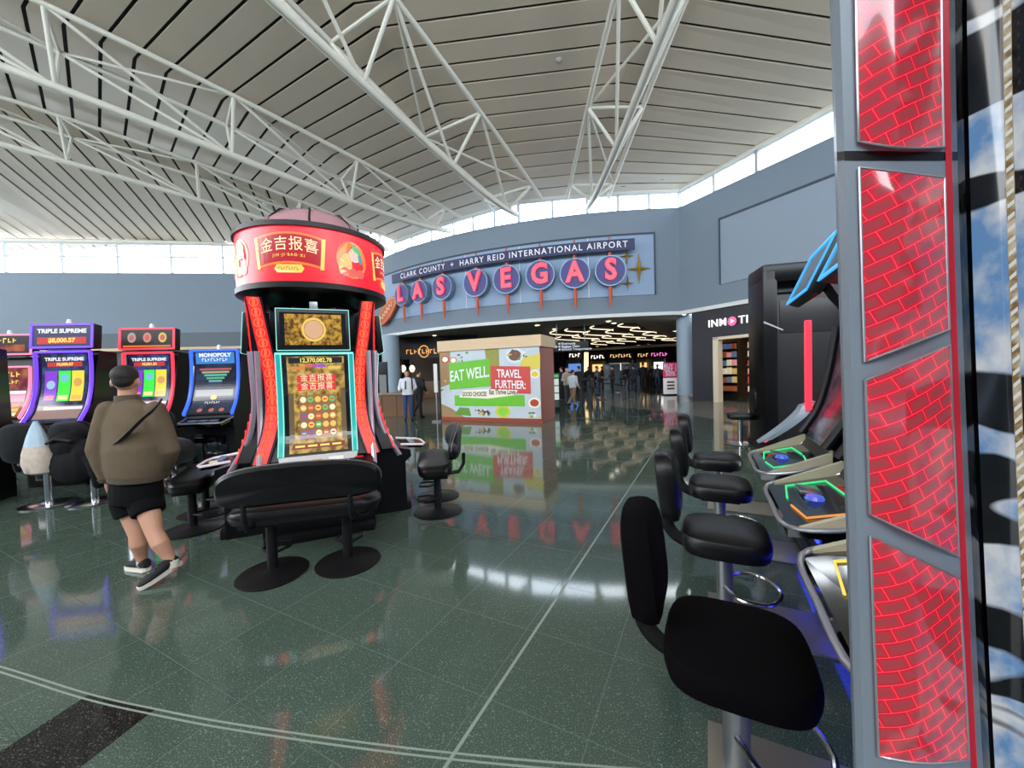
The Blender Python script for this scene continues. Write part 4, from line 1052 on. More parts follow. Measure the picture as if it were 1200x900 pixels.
# ---- small slot machines along the left
m_purp = glow('led_violet', (.16, .05, 1.0), 1.5); m_redl = glow('led_red', (1.0, .04, .08), 1.4); m_pinkl = glow('led_pink', (1.0, .25, .45), 1.2); m_bluel = glow('led_blue', (.03, .12, 1.0), 1.6)
def row_machine(px, Y, label, led, kind, topper=True, rz=0.0, zt=1.95):
    p = A(px, 470, Y * 1.14); T = thing('slot_machine', label, 'slot machine', (p.x, p.y, 0), rz, 'small slot machines in a row'); T.scale = (1.12, 1.12, 1.10)
    hw = .36
    MB().prism([(-hw, d, z) for d, z in ((-.28, 0), (.35, 0), (.35, 1.95), (.05, 1.97), (-.02, 1.6), (-.10, 1.2), (-.26, .9), (-.30, .72), (-.28, .70))], (2 * hw, 0, 0)).build('cabinet', m_black, T)
    f, L = prof_fn([(.30, .92), (.17, 1.12), (.09, 1.40), (.06, 1.70), (.06, zt)]); S = surf(f)
    s_ = sheet(S, -.32, .32, 0, 1, -.03, 0).build('main_screen', m_screen, T)
    for s in (-1, 1): MB().tube([S(s * .35, v / 12 - .08, .02) for v in range(14)], .024, 8).build('edge_light', led, T)
    MB().tube([S(-.35, 1, .02), S(.35, 1, .02)], .018, 8).build('edge_light', led, T)
    g = lambda x, y, d=0.0: S(x, y, d + .002)
    def bar(nm, c, x0, x1, v0, v1, d=.002): paint(s_, nm, c, lambda q: sheet(g, x0, x1, v0, v1, d, d + .001, 3, 0, q))
    if kind in ('violet', 'red'):
        bar('game_picture', noise_screen('dark_game_art', (.015, .02, .06), (.10, .07, .05) if kind == 'red' else (.06, .10, .28), 9, .8), -.29, .29, .03, .97, 0)
        paint(s_, 'title', sc('title_white', (.85, .85, .9), .9), lambda q: add_text(q, lambda x, y, d: g(x, .90 + y / L, .004), 'TRIPLE SUPREME', .068, bold=.003))
        bar('jackpot_plate', sc('jackpot_red', (.6, .04, .03), .9), -.22, .22, .80, .86)
        paint(s_, 'jackpot_text', sc('yellow', (.95, .75, .15), .9), lambda q: add_text(q, lambda x, y, d: g(x, .83 + y / L, .005), '10,000.57' if kind == 'violet' else '10,251.33', .055, bold=.003))
        for i, c in enumerate(((.22, .04, .6), (.05, .8, .05), (.9, .65, .05))):
            bar('reel', sc('reel%d' % i, c, 1.0), -.25 + i * .17, -.25 + i * .17 + .155, .32, .74, .003)
            x = -.172 + i * .17
            paint(s_, 'reel_badge', sc('badge%d' % i, ((.3, .5, .7), (.15, .5, .6), (.6, .35, .1))[i], 1), lambda q, x=x, i=i: oval(q, lambda a, b, d=0: g(x + a, (.55, .64, .58)[i] + b / L, .006), 0, 0, .055, .065))
            bar('reel_foot', sc('foot%d' % i, ((.8, .2, .3), (.9, .8, .3), (.9, .5, .1))[i], .9), x - .06, x + .06, .34, .40, .006)
        bar('credit_bar', sc('credit', (.35, .22, .2), .8), -.28, .28, .06, .26)
        bar('credit_strip', sc('title_white', (.85, .85, .9), .9), -.2, .28, .20, .24, .004)
    elif kind == 'sunset':
        bar('game_picture', noise_screen('sunset_art', (.20, .02, .05), (.6, .18, .06), 6, .8), -.3, .3, .03, .97, 0)
        bar('sky_band', sc('sunset_pink', (.75, .2, .35), .8), -.29, .29, .34, .48)
        bar('cloud_band', sc('title_white', (.85, .85, .9), .9), -.29, .29, .49, .55)
        paint(s_, 'title', sc('yellow', (.95, .75, .15), .9), lambda q: add_blur(q, lambda x, y, d: g(x, .86 + y / L, .004), 6, .13))
        paint(s_, 'subtitle', sc('yellow', (.95, .75, .15), .9), lambda q: add_blur(q, lambda x, y, d: g(x, .72 + y / L, .004), 7, .10))
        for r in range(3):
            for c in range(4): bar('symbol_tile', sc(('coin_cream', 'coin_gold', 'coin_red')[(r + c) % 3], (1, 1, 1)), -.25 + c * .13, -.25 + c * .13 + .11, .05 + r * .09, .05 + r * .09 + .075, .003)
    else:
        bar('game_picture', noise_screen('night_art', (.008, .01, .03), (.03, .05, .12), 5, .8), -.3, .3, .02, .98, 0)
        bar('blue_header', sc('header_blue', (.05, .25, .7), .8), -.29, .29, .80, .97)
        paint(s_, 'title', sc('title_white', (.85, .85, .9), .9), lambda q: add_text(q, lambda x, y, d: g(x, .93 + y / L, .004), 'MONOPOLY', .085, bold=.004))
        for nm, vv, s__, zz in (('subtitle', .86, '.........', .08), ('feature_text', .20, '.......', .06)):
            paint(s_, nm, sc('title_white', (.85, .85, .9), .9), lambda q, vv=vv, s__=s__, zz=zz: add_blur(q, lambda x, y, d: g(x, vv + y / L, .004), len(s__), zz))
        for i, c in enumerate(((.5, .1, .1), (.45, .4, .2), (.1, .5, .45), (.1, .5, .2), (.15, .4, .5))): bar('prize_line', sc('line%d' % i, c, .8), -.24 + i * .035, .24 - i * .035, .70 - i * .045, .73 - i * .045, .003)
        bar('pale_band', sc('grey_band', (.35, .36, .36), .8), -.28, .28, .30, .40)
        paint(s_, 'badge', sc('coin_gold', (.85, .55, .12), .9), lambda q: oval(q, lambda a, b, d=0: g(a, .28 + b / L, .006), 0, 0, .05, .04))
        for x in (-.15, 0.02, .17): paint(s_, 'round_button', sc('btn_red', (.6, .15, .1), .7), lambda q, x=x: oval(q, lambda a, b, d=0: g(x + a, .07 + b / L, .006), 0, 0, .04, .035))
    dk = MB().prism([(-.33, -.28, .86), (.33, -.28, .86), (.30, -.52, .80), (-.30, -.52, .80)], (0, 0, -.05)).build('button_deck', m_gloss, T)
    MB().tube([(-.34, -.28, .86), (-.31, -.53, .80), (.31, -.53, .80), (.34, -.28, .86)], .014, 6).build('deck_trim', m_silver, dk)
    for x in (-.15, 0, .15): MB().box((x, -.42, .835), (.1, .08, .012), bev=.003).build('button', sc('button', (.15, .2, .35), .6), dk)
    MB().box((0, -.29, .35), (.5, .02, .5), bev=.01).build('belly_panel', m_gloss, T)
    if topper:
        to = MB().box((0, .0, 2.18), (.80, .14, .37), Matrix.Rotation(R(-6), 3, 'X'), 0, .02).build('topper', m_black, T)
        fnm = lambda x, y, d=0.0: Vector((0, 0, 2.18)) + Matrix.Rotation(R(-6), 3, 'X') @ Vector((x, -.072 - d, y))
        for a, b, c, e in ((-.40, -.185, .40, -.155), (-.40, .155, .40, .185), (-.40, -.185, -.37, .185), (.37, -.185, .40, .185)):
            q = MB(); rect(q, fnm, a, b, c, e, .0, 0, .012); q.build('edge_light', led, to)
        q = MB(); rect(q, fnm, -.365, -.15, .365, .15); q.build('topper_screen', sc('top_dark_' + kind, (.04, .05, .16) if kind == 'violet' else (.03, .015, .015), .7), to)
        if kind == 'violet':
            q = MB(); rect(q, fnm, -.31, -.12, .31, -.02, .003); q.build('jackpot_plate', sc('jackpot_red', (.6, .04, .03), .9), to)
            q = MB(); add_text(q, lambda x, y, d: fnm(x, y + .07, .006), 'TRIPLE SUPREME', .085, bold=.004); q.build('title', sc('title_white', (.85, .85, .9), .9), to)
            q = MB(); add_text(q, lambda x, y, d: fnm(x, y - .07, .008), '$8,000.57', .085, bold=.004); q.build('jackpot_text', sc('yellow', (.95, .75, .15), .9), to)
        elif kind == 'red':
            for x, c in ((-.22, (.45, .35, .35)), (0, (.65, .25, .2)), (.22, (.75, .55, .08))):
                q = MB(); oval(q, fnm, x, .02, .06, .085, .004); q.build('badge', sc('tb%d' % int(x * 100 + 50), c, .8), to)
                q = MB(); oval(q, fnm, x, .02, .035, .05, .006); q.build('badge_core', sc('tbc', (.6, .12, .1), .8), to)
            q = MB(); rect(q, fnm, -.34, -.14, .34, -.11, .003); q.build('flame_line', sc('flame', (.8, .2, .03), .8), to)
        else:
            q = MB(); rect(q, fnm, -.3, -.12, .3, .0, .003); q.build('horizon_picture', noise_screen('sunset_art', (.20, .02, .05), (.6, .18, .06), 6, .8), to)
            q = MB(); add_blur(q, lambda x, y, d: fnm(x, y + .07, .006), 6, .12); q.build('title', sc('yellow', (.95, .75, .15), .9), to)
        MB().box((0, .02, 1.985), (.5, .08, .05), bev=.006).build('topper_foot', m_silver, T)
    MB().lathe([(.03, 0), (.035, .04), (.02, .09)], 10, (0, .05, 2.36 if topper else 1.96)).build('candle_lamp', mat('candle_white', 'd8d8d8', .4), T)
    return T
row_machine(84, 5.6, 'slot machine edged in violet light behind the pale bag', m_purp, 'violet', rz=R(8))
row_machine(181, 6.3, 'slot machine edged in red light just past the walking man', m_redl, 'red', rz=R(10))
row_machine(14, 6.5, 'slot machine with pink sunset screen at the left edge', m_pinkl, 'sunset', zt=1.8, rz=R(12))
row_machine(258, 6.2, 'slot machine with blue-lit curved screen beside the drum tower', m_bluel, 'blue', topper=False, rz=R(6))
row_machine(-66, 4.5, 'slot machine edged in violet, cut off by the left border', m_purp, 'blue', topper=False, rz=R(24))

# ================================================================== SEATING
def cushion(w, d, h, n=28, k=.30, dome=.25):
    """soft pad: superellipse outline w x d, thickness h, slightly domed."""
    def outline(s, z):
        return [Vector((math.copysign(abs(math.cos(t)) ** .55, math.cos(t)) * w / 2 * s, math.copysign(abs(math.sin(t)) ** .55, math.sin(t)) * d / 2 * s, z)) for t in [2 * math.pi * i / n for i in range(n)]]
    rings = [outline(.05, -h * .5), outline(.80, -h * .5), outline(.96, -h * .42), outline(1.0, -h * .1), outline(1.0, h * .15), outline(.95, h * .38), outline(.82, h * .5), outline(.4, h * (.5 + dome * .35)), outline(.03, h * (.5 + dome * .4))]
    return MB().loft(rings)
def double_bench(label, loc, rz, base=None):
    base = base or m_blackmetal
    T = thing('double_bench', label, 'bench', loc, rz, 'double benches at the slot machines')
    # sitter faces -Y; the back is at +Y
    q = cushion(1.32, .44, .13); [v.__iadd__(Vector((0, -.02, .52))) for v in q.v]; q.build('seat', m_leather, T)
    MB().box((0, -.02, .44), (1.1, .3, .03), bev=.008).build('seat_pan', m_blackmetal, T)
    def bk(s, y, zs):
        out = []
        for i in range(36):
            t = 2 * math.pi * i / 36; x = math.copysign(abs(math.cos(t)) ** .5, math.cos(t)) * .68 * s; z = math.copysign(abs(math.sin(t)) ** .6, math.sin(t)) * .155 * zs
            out.append(Vector((x, y - .10 * (x / .68) ** 2 + z * .12, .80 + z - .05 * (x / .68) ** 2)))
        return out
    MB().loft([bk(.05, .22, .05), bk(.9, .22, .8), bk(1, .25, 1), bk(1, .31, 1), bk(.96, .335, .86), bk(.05, .34, .05)]).build('backrest', m_leather, T)
    MB().tube([v + Vector((0, .005, .0)) for v in bk(1.005, .27, 1.01)[0:19]], .008, 6).build('piping', mat('grey_piping', '56585c', .4), T)
    for s in (-1, 1):
        MB().tube([(s * .42, .05, .45), (s * .42, .27, .47), (s * .42, .33, .56), (s * .42, .335, .68)], (.022), 8).build('back_bracket', m_blackmetal, T)
        MB().lathe([(.045, .03), (.045, .44)], 16, (s * .33, 0, 0)).build('post', base, T)
        MB().lathe([(.29, 0), (.30, .012), (.26, .026), (.07, .04), (.05, .05)], 36, (s * .33, 0, 0)).build('base_disc', base, T)
        MB().tube([(s * .33 - .04, -.02, .17), (s * .33 - .12, -.12, .17), (s * .33 - .10, -.24, .17), (s * .33 + .10, -.24, .17), (s * .33 + .12, -.12, .17), (s * .33 + .04, -.02, .17)], .012, 8).build('foot_ring', m_blackmetal, T)
    T.scale = (.87, .92, 1)
    return T
b1 = (F(315, 673) + F(413, 658)) / 2
db = double_bench('black double bench in front of the teal-edged slot machine', b1, math.atan2(F(413, 658).y - F(315, 673).y, F(413, 658).x - F(315, 673).x) + math.pi)
# the sitter faces the tower, so the back of this bench is towards the camera
pb = (F(509, 603) + F(517, 579)) / 2; db2 = dup(db, None, pb, TROT + math.pi * 1.5 - R(12), 'black double bench seen end-on beside the poster box reflection')
dup(db, None, (-3.62, 4.36, 0), TROT + math.pi * 2.5 + R(4), 'black double bench behind the walking man')
# chairs of the left row
def row_chair(label, px, py, rz):
    rz += math.pi
    p = F(px, py); T = thing('casino_chair', label, 'chair', p, rz, 'black chairs at the small slot machines')
    q = cushion(.50, .46, .12); [v.__iadd__(Vector((0, 0, .56))) for v in q.v]; q.build('seat', m_leather, T)
    q = cushion(.50, .52, .11)
    for v in q.v: v.xyz = Vector((v.x, .26 - v.z - .25 * v.x ** 2, .88 + v.y))
    q.build('backrest', m_leather, T)
    for s in (-1, 1): MB().tube([(s * .12, .05, .5), (s * .12, .24, .52), (s * .12, .27, .66)], .02, 8).build('back_bracket', m_blackmetal, T)
    MB().lathe([(.04, .03), (.04, .5)], 14).build('post', m_chrome, T)
    MB().lathe([(.27, 0), (.28, .015), (.22, .03), (.05, .045)], 30).build('base_disc', m_chrome, T)
    return T
row_chair('black chair in front of the violet-edged slot machine', 112, 588, R(6))
row_chair('black chair with the pale bag hung on it', 58, 591, R(10))
row_chair('black chair in front of the red-edged slot machine', 205, 560, R(5))
# pale bag on the chair
bp = A(46, 556, 4.72)
T = thing('shopping_bag', 'pale blue and cream cloth bag hanging on a black chair back', 'bag', bp)
random.seed(3)
def bagring(z, rx, ry, j=.008): return [Vector((rx * math.cos(t) + random.uniform(-j, j), ry * math.sin(t) + random.uniform(-j, j), z)) for t in [2 * math.pi * i / 30 for i in range(30)]]
MB().loft([bagring(0, .06, .05), bagring(.03, .15, .09), bagring(.14, .18, .11), bagring(.27, .17, .10), bagring(.36, .14, .08)]).build('bag_body', mat('bag_cream', 'b5a89c', .8, var=.35, scale=14, bump=.6), T)
MB().loft([bagring(.35, .14, .08, .008), bagring(.46, .11, .06, .008), bagring(.58, .06, .04, .004), bagring(.66, .02, .02, .001)]).build('bag_neck', mat('bag_blue', '9db4c4', .7, var=.2, scale=10, bump=.4), T)
# black coat over the next chair
cp_ = A(86, 540, 4.78); T = thing('coat', 'black coat bundled over the chair in front of the violet slot machine', 'coat', (cp_.x, cp_.y, cp_.z))
q = MB(); q.ell((-.05, 0, .20), (.20, .12, .17)); q.ell((.14, .02, .10), (.16, .12, .16)); q.ell((0, 0, -.06), (.30, .13, .24)); q.tube([(.18, 0, .12), (.30, -.02, -.05), (.30, 0, -.3)], [.08, .08, .06], 10, round_ends=True)
remeshed(q, 'shell', mat('coat_black', '08080b', .85, bump=.6, scale=14, spec=.2), .012, T, 3)
MB().tube([(-.2, -.10, .24), (-.05, -.14, .30), (.1, -.10, .26)], .018, 8).build('collar', mat('coat_collar', '111115', .8), T)
# ---- stools on the right
MD = [1.66, 2.76, 3.87, 4.95]
FACE = -math.radians(117.0)
def stool(label, d, fabric, p=.08, scale=1.0):
    T = thing('casino_stool', label, 'stool', G(d, p), FACE + math.pi, 'black stools along the right-hand machines')
    q = cushion(.52, .50, .13, 36); [v.__iadd__(Vector((0, -.0, .505))) for v in q.v]; q.build('seat', fabric, T)
    MB().box((0, 0, .425), (.3, .3, .03), bev=.008).build('seat_pan', m_blackmetal, T)
    q = cushion(.40, .45, .12, 36, dome=.3)
    for v in q.v: v.xyz = Vector((v.x * (1 - .12 * (v.y + .25)), .33 - v.z * 1.0 - .35 * v.x ** 2 + .10 * (v.y), .81 + v.y))
    q.build('backrest', fabric, T)
    MB().tube(crom([(0, .08, .43), (0, .24, .44), (0, .33, .52), (0, .345, .66)], 5), [(.04, .015)] * 16, 10).build('back_bracket', m_blackmetal, T)
    MB().lathe([(.048, .012), (.048, .42)], 18).build('post', m_alu, T)
    MB().lathe([(.075, .40), (.07, .43)], 18).build('collar', m_blackmetal, T)
    MB().tube(crom([(-.05, 0, .20), (-.17, -.08, .20), (-.17, -.22, .20), (0, -.30, .20), (.17, -.22, .20), (.17, -.08, .20), (.05, 0, .20)], 4), .012, 8).build('foot_ring', m_chrome, T)
    MB().box((0, -.27, .006), (.42, .74, .012), bev=.003).build('foot_plate', mat('plate_beige', '8f897b', .35, .5, var=.1), T)
    return T
stool('black fabric stool closest to the camera', MD[0], m_cloth)
stool('black leather stool, second along the right-hand machines', MD[1], m_leather)
stool('black leather stool, third along the right-hand machines', MD[2], m_leather)
stool('black leather stool, farthest along the right-hand machines', MD[3], m_leather)

# ---- right-hand row of machines
m_cream = mat('deck_cream', 'bcb49a', .35, .3)
def deck_machine(label, d, neon, led):
    T = thing('slot_machine', label, 'slot machine', G(d, 1.0), FACE, 'slot machines along the right-hand row')
    MB().prism([(-.42, y, z) for y, z in ((-.28, .0), (.34, .0), (.34, 2.0), (.10, 2.0), (.02, 1.5), (-.10, 1.1), (-.24, .88), (-.28, .80))], (.84, 0, 0)).build('cabinet', m_black, T)
    dk = MB().prism([(-.40, -.24, .86), (-.46, -.45, .80), (-.36, -.64, .755), (.36, -.64, .755), (.46, -.45, .80), (.40, -.24, .86)], (0, 0, -.06)).build('button_deck', m_gloss, T)
    MB().tube(crom([(-.41, -.24, .865), (-.47, -.45, .80), (-.38, -.645, .757), (0, -.665, .75), (.38, -.645, .757), (.47, -.45, .80), (.41, -.24, .865)], 4), .013, 8).build('deck_trim', m_silver, dk)
    MB().prism([(-.41, -.24, .855), (.41, -.24, .855), (.36, -.20, .95), (-.36, -.20, .95)], (0, .04, .01)).build('deck_riser', m_cream, T)
    for s in (-1, 1):
        MB().prism([(s * .405, -.22, .95), (s * .405, -.60, .775), (s * .405, -.60, .76), (s * .405, -.22, .86)], (s * .035, 0, 0)).build('deck_arm', m_cream, dk)
    zf = lambda y: .86 + (y + .24) * .262 + .006
    def line(pts, m): MB().tube([(x, y, zf(y)) for x, y in pts], .006, 6).build('neon_line', m, dk)
    line([(-.30, -.34), (-.30, -.55), (-.05, -.58)], neon[0]); line([(-.30, -.34), (.0, -.32)], neon[0])
    line([(.30, -.34), (.30, -.55), (.08, -.58)], neon[1]); line([(.30, -.34), (.06, -.32)], neon[1])
    MB().lathe([(.001, .02), (.04, .02), (.05, .0)], 16, (.02, -.46, zf(-.46))).build('spin_button', sc('spin_blue', (.08, .15, .8), .7), dk)
    MB().box((-.16, -.45, zf(-.45)), (.18, .12, .012), bev=.003).build('touch_pad', sc('pad', (.05, .06, .08), .5), dk)
    # screen leaning back
    f, L = prof_fn([(.24, .96), (.12, 1.18), (.04, 1.5), (-.02, 1.9)]); S = surf(f)
    s_ = sheet(S, -.37, .37, 0, 1, -.02, .0).build('main_screen', m_gloss, T)
    paint(s_, 'game_picture', noise_screen('dim_art', (.02, .01, .03), (.16, .05, .10), 6, .5), lambda q: sheet(lambda x, y, d=0: S(x, y, d + .002), -.33, .33, .05, .95, 0, .001, 8, 0, q))
    for s in (-1, 1): MB().tube([S(s * .395, v / 10, .02) for v in range(11)], .03, 8).build('edge_bar', m_black, T)
    # top monitor tipped forward
    M = Matrix.Rotation(R(-24), 3, 'X'); c = Vector((0, -.22, 2.30))
    mo = MB().box(c, (.78, .09, .44), M, 0, .02).build('top_monitor', m_black, T)
    fnm = lambda x, y, d=0.0: c + M @ Vector((x, -.046 - d, y))
    q = MB(); rect(q, fnm, -.36, -.19, .36, .19); q.build('monitor_screen', m_gloss, mo)
    for a, b, cc, e in ((-.39, -.22, .39, -.198), (-.39, .198, .39, .22), (-.39, -.22, -.368, .22), (.368, -.22, .39, .22)):
        q = MB(); rect(q, fnm, a, b, cc, e, .0, 0, .012); q.build('light_line', glow('led_sky', (.05, .45, 1.0), 1.1), mo)
    MB().tube([(0, .02, 1.95), (0, -.10, 2.12), (0, -.18, 2.28)], .05, 8).build('monitor_arm', m_black, T)
    MB().box((-.40, -.20, 1.57), (.05, .05, .80), bev=.01).build('light_bar', led, T)
    if 'blue-edged' in label:   # pale wing console beside the deck
        w_ = MB()
        for (x, sgn) in ((-.52, 1),):
            rings = []
            for t in range(9):
                a = t / 8; y = -.18 - .34 * a ** 1.4; z = 1.22 - .36 * a; wd = .08 + .03 * math.sin(a * math.pi)
                rings.append([Vector((x - wd, y - .06, z - .02)), Vector((x + wd, y - .06, z - .02)), Vector((x + wd, y + .05, z + .02)), Vector((x - wd, y + .05, z + .02))])
            w_.loft(rings, smooth=False)
        w_.build('wing_console', mat('pale_wing', '9fb0bf', .3, .2), T)
        MB().tube([(-.465, -.19 - .34 * (t / 8) ** 1.4, 1.21 - .36 * t / 8) for t in range(9)], .012, 6).build('wing_light', m_redl, T)
    MB().box((0, -.285, .30), (.7, .02, .10)).build('under_light', glow('led_blue_deep', (.02, .04, 1.0), 4.0), T)
    MB().box((0, 0, .04), (.9, .66, .08), bev=.01).build('plinth', m_blackmetal, T)
    MB().box((.425, .10, 1.30), (.008, .10, .16)).build('blue_sticker', mat('sticker_blue', '1f3f8a', .5), T)
    return T
n_g, n_y, n_o = glow('neon_green', (.05, .9, .3), 1.0), glow('neon_yellow', (1, .75, .1), 1.1), glow('neon_orange', (1, .35, .05), 1.0)
deck_machine('slot machine half hidden behind the red woven light panel, yellow-lit deck', MD[0], (n_y, n_y), m_redl)
deck_machine('slot machine with green and orange deck lights, second along the right', MD[1], (n_g, n_o), m_black)
deck_machine('slot machine with blue-edged top monitor and red light bar', MD[2], (n_g, n_g), m_redl)
# ---- tall black arch cabinet behind
m_arch = mat('arch_black', '070608', .28, spec=.3)
ap = F(882, 532); T = thing('arch_cabinet', 'tall glossy black arched cabinet in front of the electronics shop', 'cabinet', ap + Vector((1.30, .42, 0)), R(-14))
MB().box((-.74, 0, 1.65), (.24, .8, 3.3), bev=.05).build('side_post', m_arch, T); MB().box((.74, 0, 1.65), (.24, .8, 3.3), bev=.05).build('side_post', m_arch, T)
MB().box((0, 0, 3.22), (1.72, .8, .34), bev=.06).build('top_beam', m_arch, T)
MB().box((0, .12, 1.55), (1.26, .5, 3.1), bev=.01).build('recessed_panel', mat('panel_charcoal', '1c191c', .4), T)
MB().box((0, -.14, 2.9), (1.1, .03, .06), bev=.01).build('inner_edge', m_arch, T)
MB().box((0, -.135, 2.45), (1.0, .02, .6), bev=.01).build('upper_panel', mat('panel_grey', '2a282c', .35), T)
MB().prism([(-.85, -.41, 2.36), (-.55, -.41, 2.20), (-.55, -.41, 2.18), (-.85, -.41, 2.33)], (0, .02, 0)).build('painted_glint', glow('glint_white', (.9, .9, .95), .6), T)  # slanting white highlight on the black gloss, put in as a glowing sliver
MB().box((0, 0, .05), (1.76, .86, .10), bev=.01).build('plinth', m_blackmetal, T)
tag(row_chair('black chair beside the tall arched cabinet', 868, 520, R(70)), group='black chairs at the small slot machines')

# ---- the woven red light panel at the right of the frame
def weave():
    m = mat('red_woven_light', '6a0410', .16); nt = m.node_tree; b = nt.nodes['Principled BSDF']; L = nt.links
    tc = nt.nodes.new('ShaderNodeTexCoord'); sp = nt.nodes.new('ShaderNodeSeparateXYZ'); cb = nt.nodes.new('ShaderNodeCombineXYZ')
    L.new(tc.outputs['Object'], sp.inputs[0]); L.new(sp.outputs['X'], cb.inputs['X']); L.new(sp.outputs['Z'], cb.inputs['Y'])
    mp = nt.nodes.new('ShaderNodeMapping'); mp.inputs['Rotation'].default_value = (0, 0, R(-25)); L.new(cb.outputs[0], mp.inputs['Vector'])
    n = nt.nodes.new('ShaderNodeTexNoise'); n.inputs['Scale'].default_value = 9; L.new(cb.outputs[0], n.inputs['Vector'])
    md = nt.nodes.new('ShaderNodeMix'); md.data_type = 'VECTOR'; md.inputs[0].default_value = .006
    L.new(mp.outputs[0], md.inputs[4]); L.new(n.outputs['Color'], md.inputs[5])
    br = nt.nodes.new('ShaderNodeTexBrick'); br.offset = .5; br.inputs['Scale'].default_value = 1.0
    br.inputs['Brick Width'].default_value = .044; br.inputs['Row Height'].default_value = .025; br.inputs['Mortar Size'].default_value = .0010; br.inputs['Mortar Smooth'].default_value = .4
    br.inputs['Color1'].default_value = (.42, .006, .02, 1); br.inputs['Color2'].default_value = (.60, .008, .03, 1); br.inputs['Mortar'].default_value = (1.0, .06, .10, 1)
    L.new(md.outputs[1], br.inputs['Vector'])
    br2 = nt.nodes.new('ShaderNodeTexBrick'); br2.offset = .5
    br2.inputs['Scale'].default_value = 1.0; br2.inputs['Brick Width'].default_value = .044; br2.inputs['Row Height'].default_value = .025; br2.inputs['Mortar Size'].default_value = .0085; br2.inputs['Mortar Smooth'].default_value = 1.0
    br2.inputs['Color1'].default_value = (0, 0, 0, 1); br2.inputs['Color2'].default_value = (0, 0, 0, 1); br2.inputs['Mortar'].default_value = (1, 1, 1, 1)
    L.new(md.outputs[1], br2.inputs['Vector'])
    ad = nt.nodes.new('ShaderNodeMix'); ad.data_type = 'RGBA'; ad.blend_type = 'MIX'
    ad.inputs[6].default_value = (.20, .045, .055, 1); L.new(br2.outputs['Color'], ad.inputs[0]); L.new(br.outputs['Color'], ad.inputs[7])
    L.new(ad.outputs[2], b.inputs['Emission Color']); b.inputs['Emission Strength'].default_value = 1.05
    b.inputs['Coat Weight'].default_value = .6
    return m
m_weave = weave(); m_pgrey = mat('pillar_grey', '7b858f', .42, .15, var=.03)
YP = .72
PT = thing('light_panel_cabinet', 'tall grey cabinet with woven red light panels at the right border', 'cabinet', (A(1050, 450, YP).x, YP, 0))
po_ = PT.location.copy()
def pl(px, py, Y=YP): return A(px, py, Y) - po_
def xl(y): return 972 + (y / 900) * 28
def xa(y): return 1003 + 27 * (max(0, y) / 900) ** 1.25
def xb(y): return 1103 + 33 * (max(0, y) / 900) ** 1.5
ys = [-420, -200, -60, 0, 60, 120, 178]
def col_body(name, y_list, m):
    q = MB(); rows = []
    for y in y_list:
        rows.append([pl(xl(y), y, YP + .10), pl(xl(y) + 3, y, YP + .02), pl(xl(y) + 12, y, YP), pl(xb(y) + 4, y, YP), pl(xb(y) + 16, y, YP + .015), pl(xb(y) + 16, y, YP + .12)])
    return q.loft(rows, smooth=False).build(name, m, PT)
col_body('upper_body', ys, m_pgrey)
col_body('lower_body', [188, 300, 400, 500, 600, 700, 800, 900, 1000, 1150, 1300], m_pgrey)
col_body('seam', [177, 189], m_black).scale = (1, 1, 1)
def panel(tl, tr, bl, br_, arch=0.0, low=0.0):
    def fn(u, v):
        yt = tl + (tr - tl) * u + arch * (u - .0) ** 2; yb = bl + (br_ - bl) * u + low * math.sin(u * math.pi)
        y = yb + (yt - yb) * v
        px = xa(y) + (xb(y) - xa(y)) * u
        e = min(1, 8 * min(v, 1 - v)) if True else 1
        return pl(px, y, YP - .004 - .020 * math.sin(math.pi * u) * (.55 + .45 * e))
    def back(u, v):
        p = fn(u, v); p.y = .004; return p
    q = MB().grid(fn, 14, 14); o = q.build('red_panel', m_weave, PT)
    # slim raised lip around the panel
    lip = [fn(i / 14, 1) for i in range(15)] + [fn(1, 1 - i / 14) for i in range(1, 15)] + [fn(1 - i / 14, 0) for i in range(1, 15)] + [fn(0, i / 14) for i in range(1, 14)]
    MB().tube(lip + [lip[0]], .0022, 6).build('panel_lip', m_silver, o)
panel(-400, -400, 166, 172, low=4); panel(196, 208, 424, 386, arch=0); panel(446, 404, 603, 652); panel(628, 678, 886, 890, low=6)
st = MB(); rows = []
for y in [-420 + i * 80 for i in range(22)]:
    rows.append([pl(xb(y) + 2, y, YP - .001), pl(xb(y) + 9, y, YP - .004), pl(xb(y) + 10, y, YP + .01), pl(xb(y) + 2, y, YP + .01)])
st.loft(rows, smooth=False).build('edge_strip', mat('dull_red_strip', '7a1420', .3, 0, (.45, .01, .03), .5), PT)
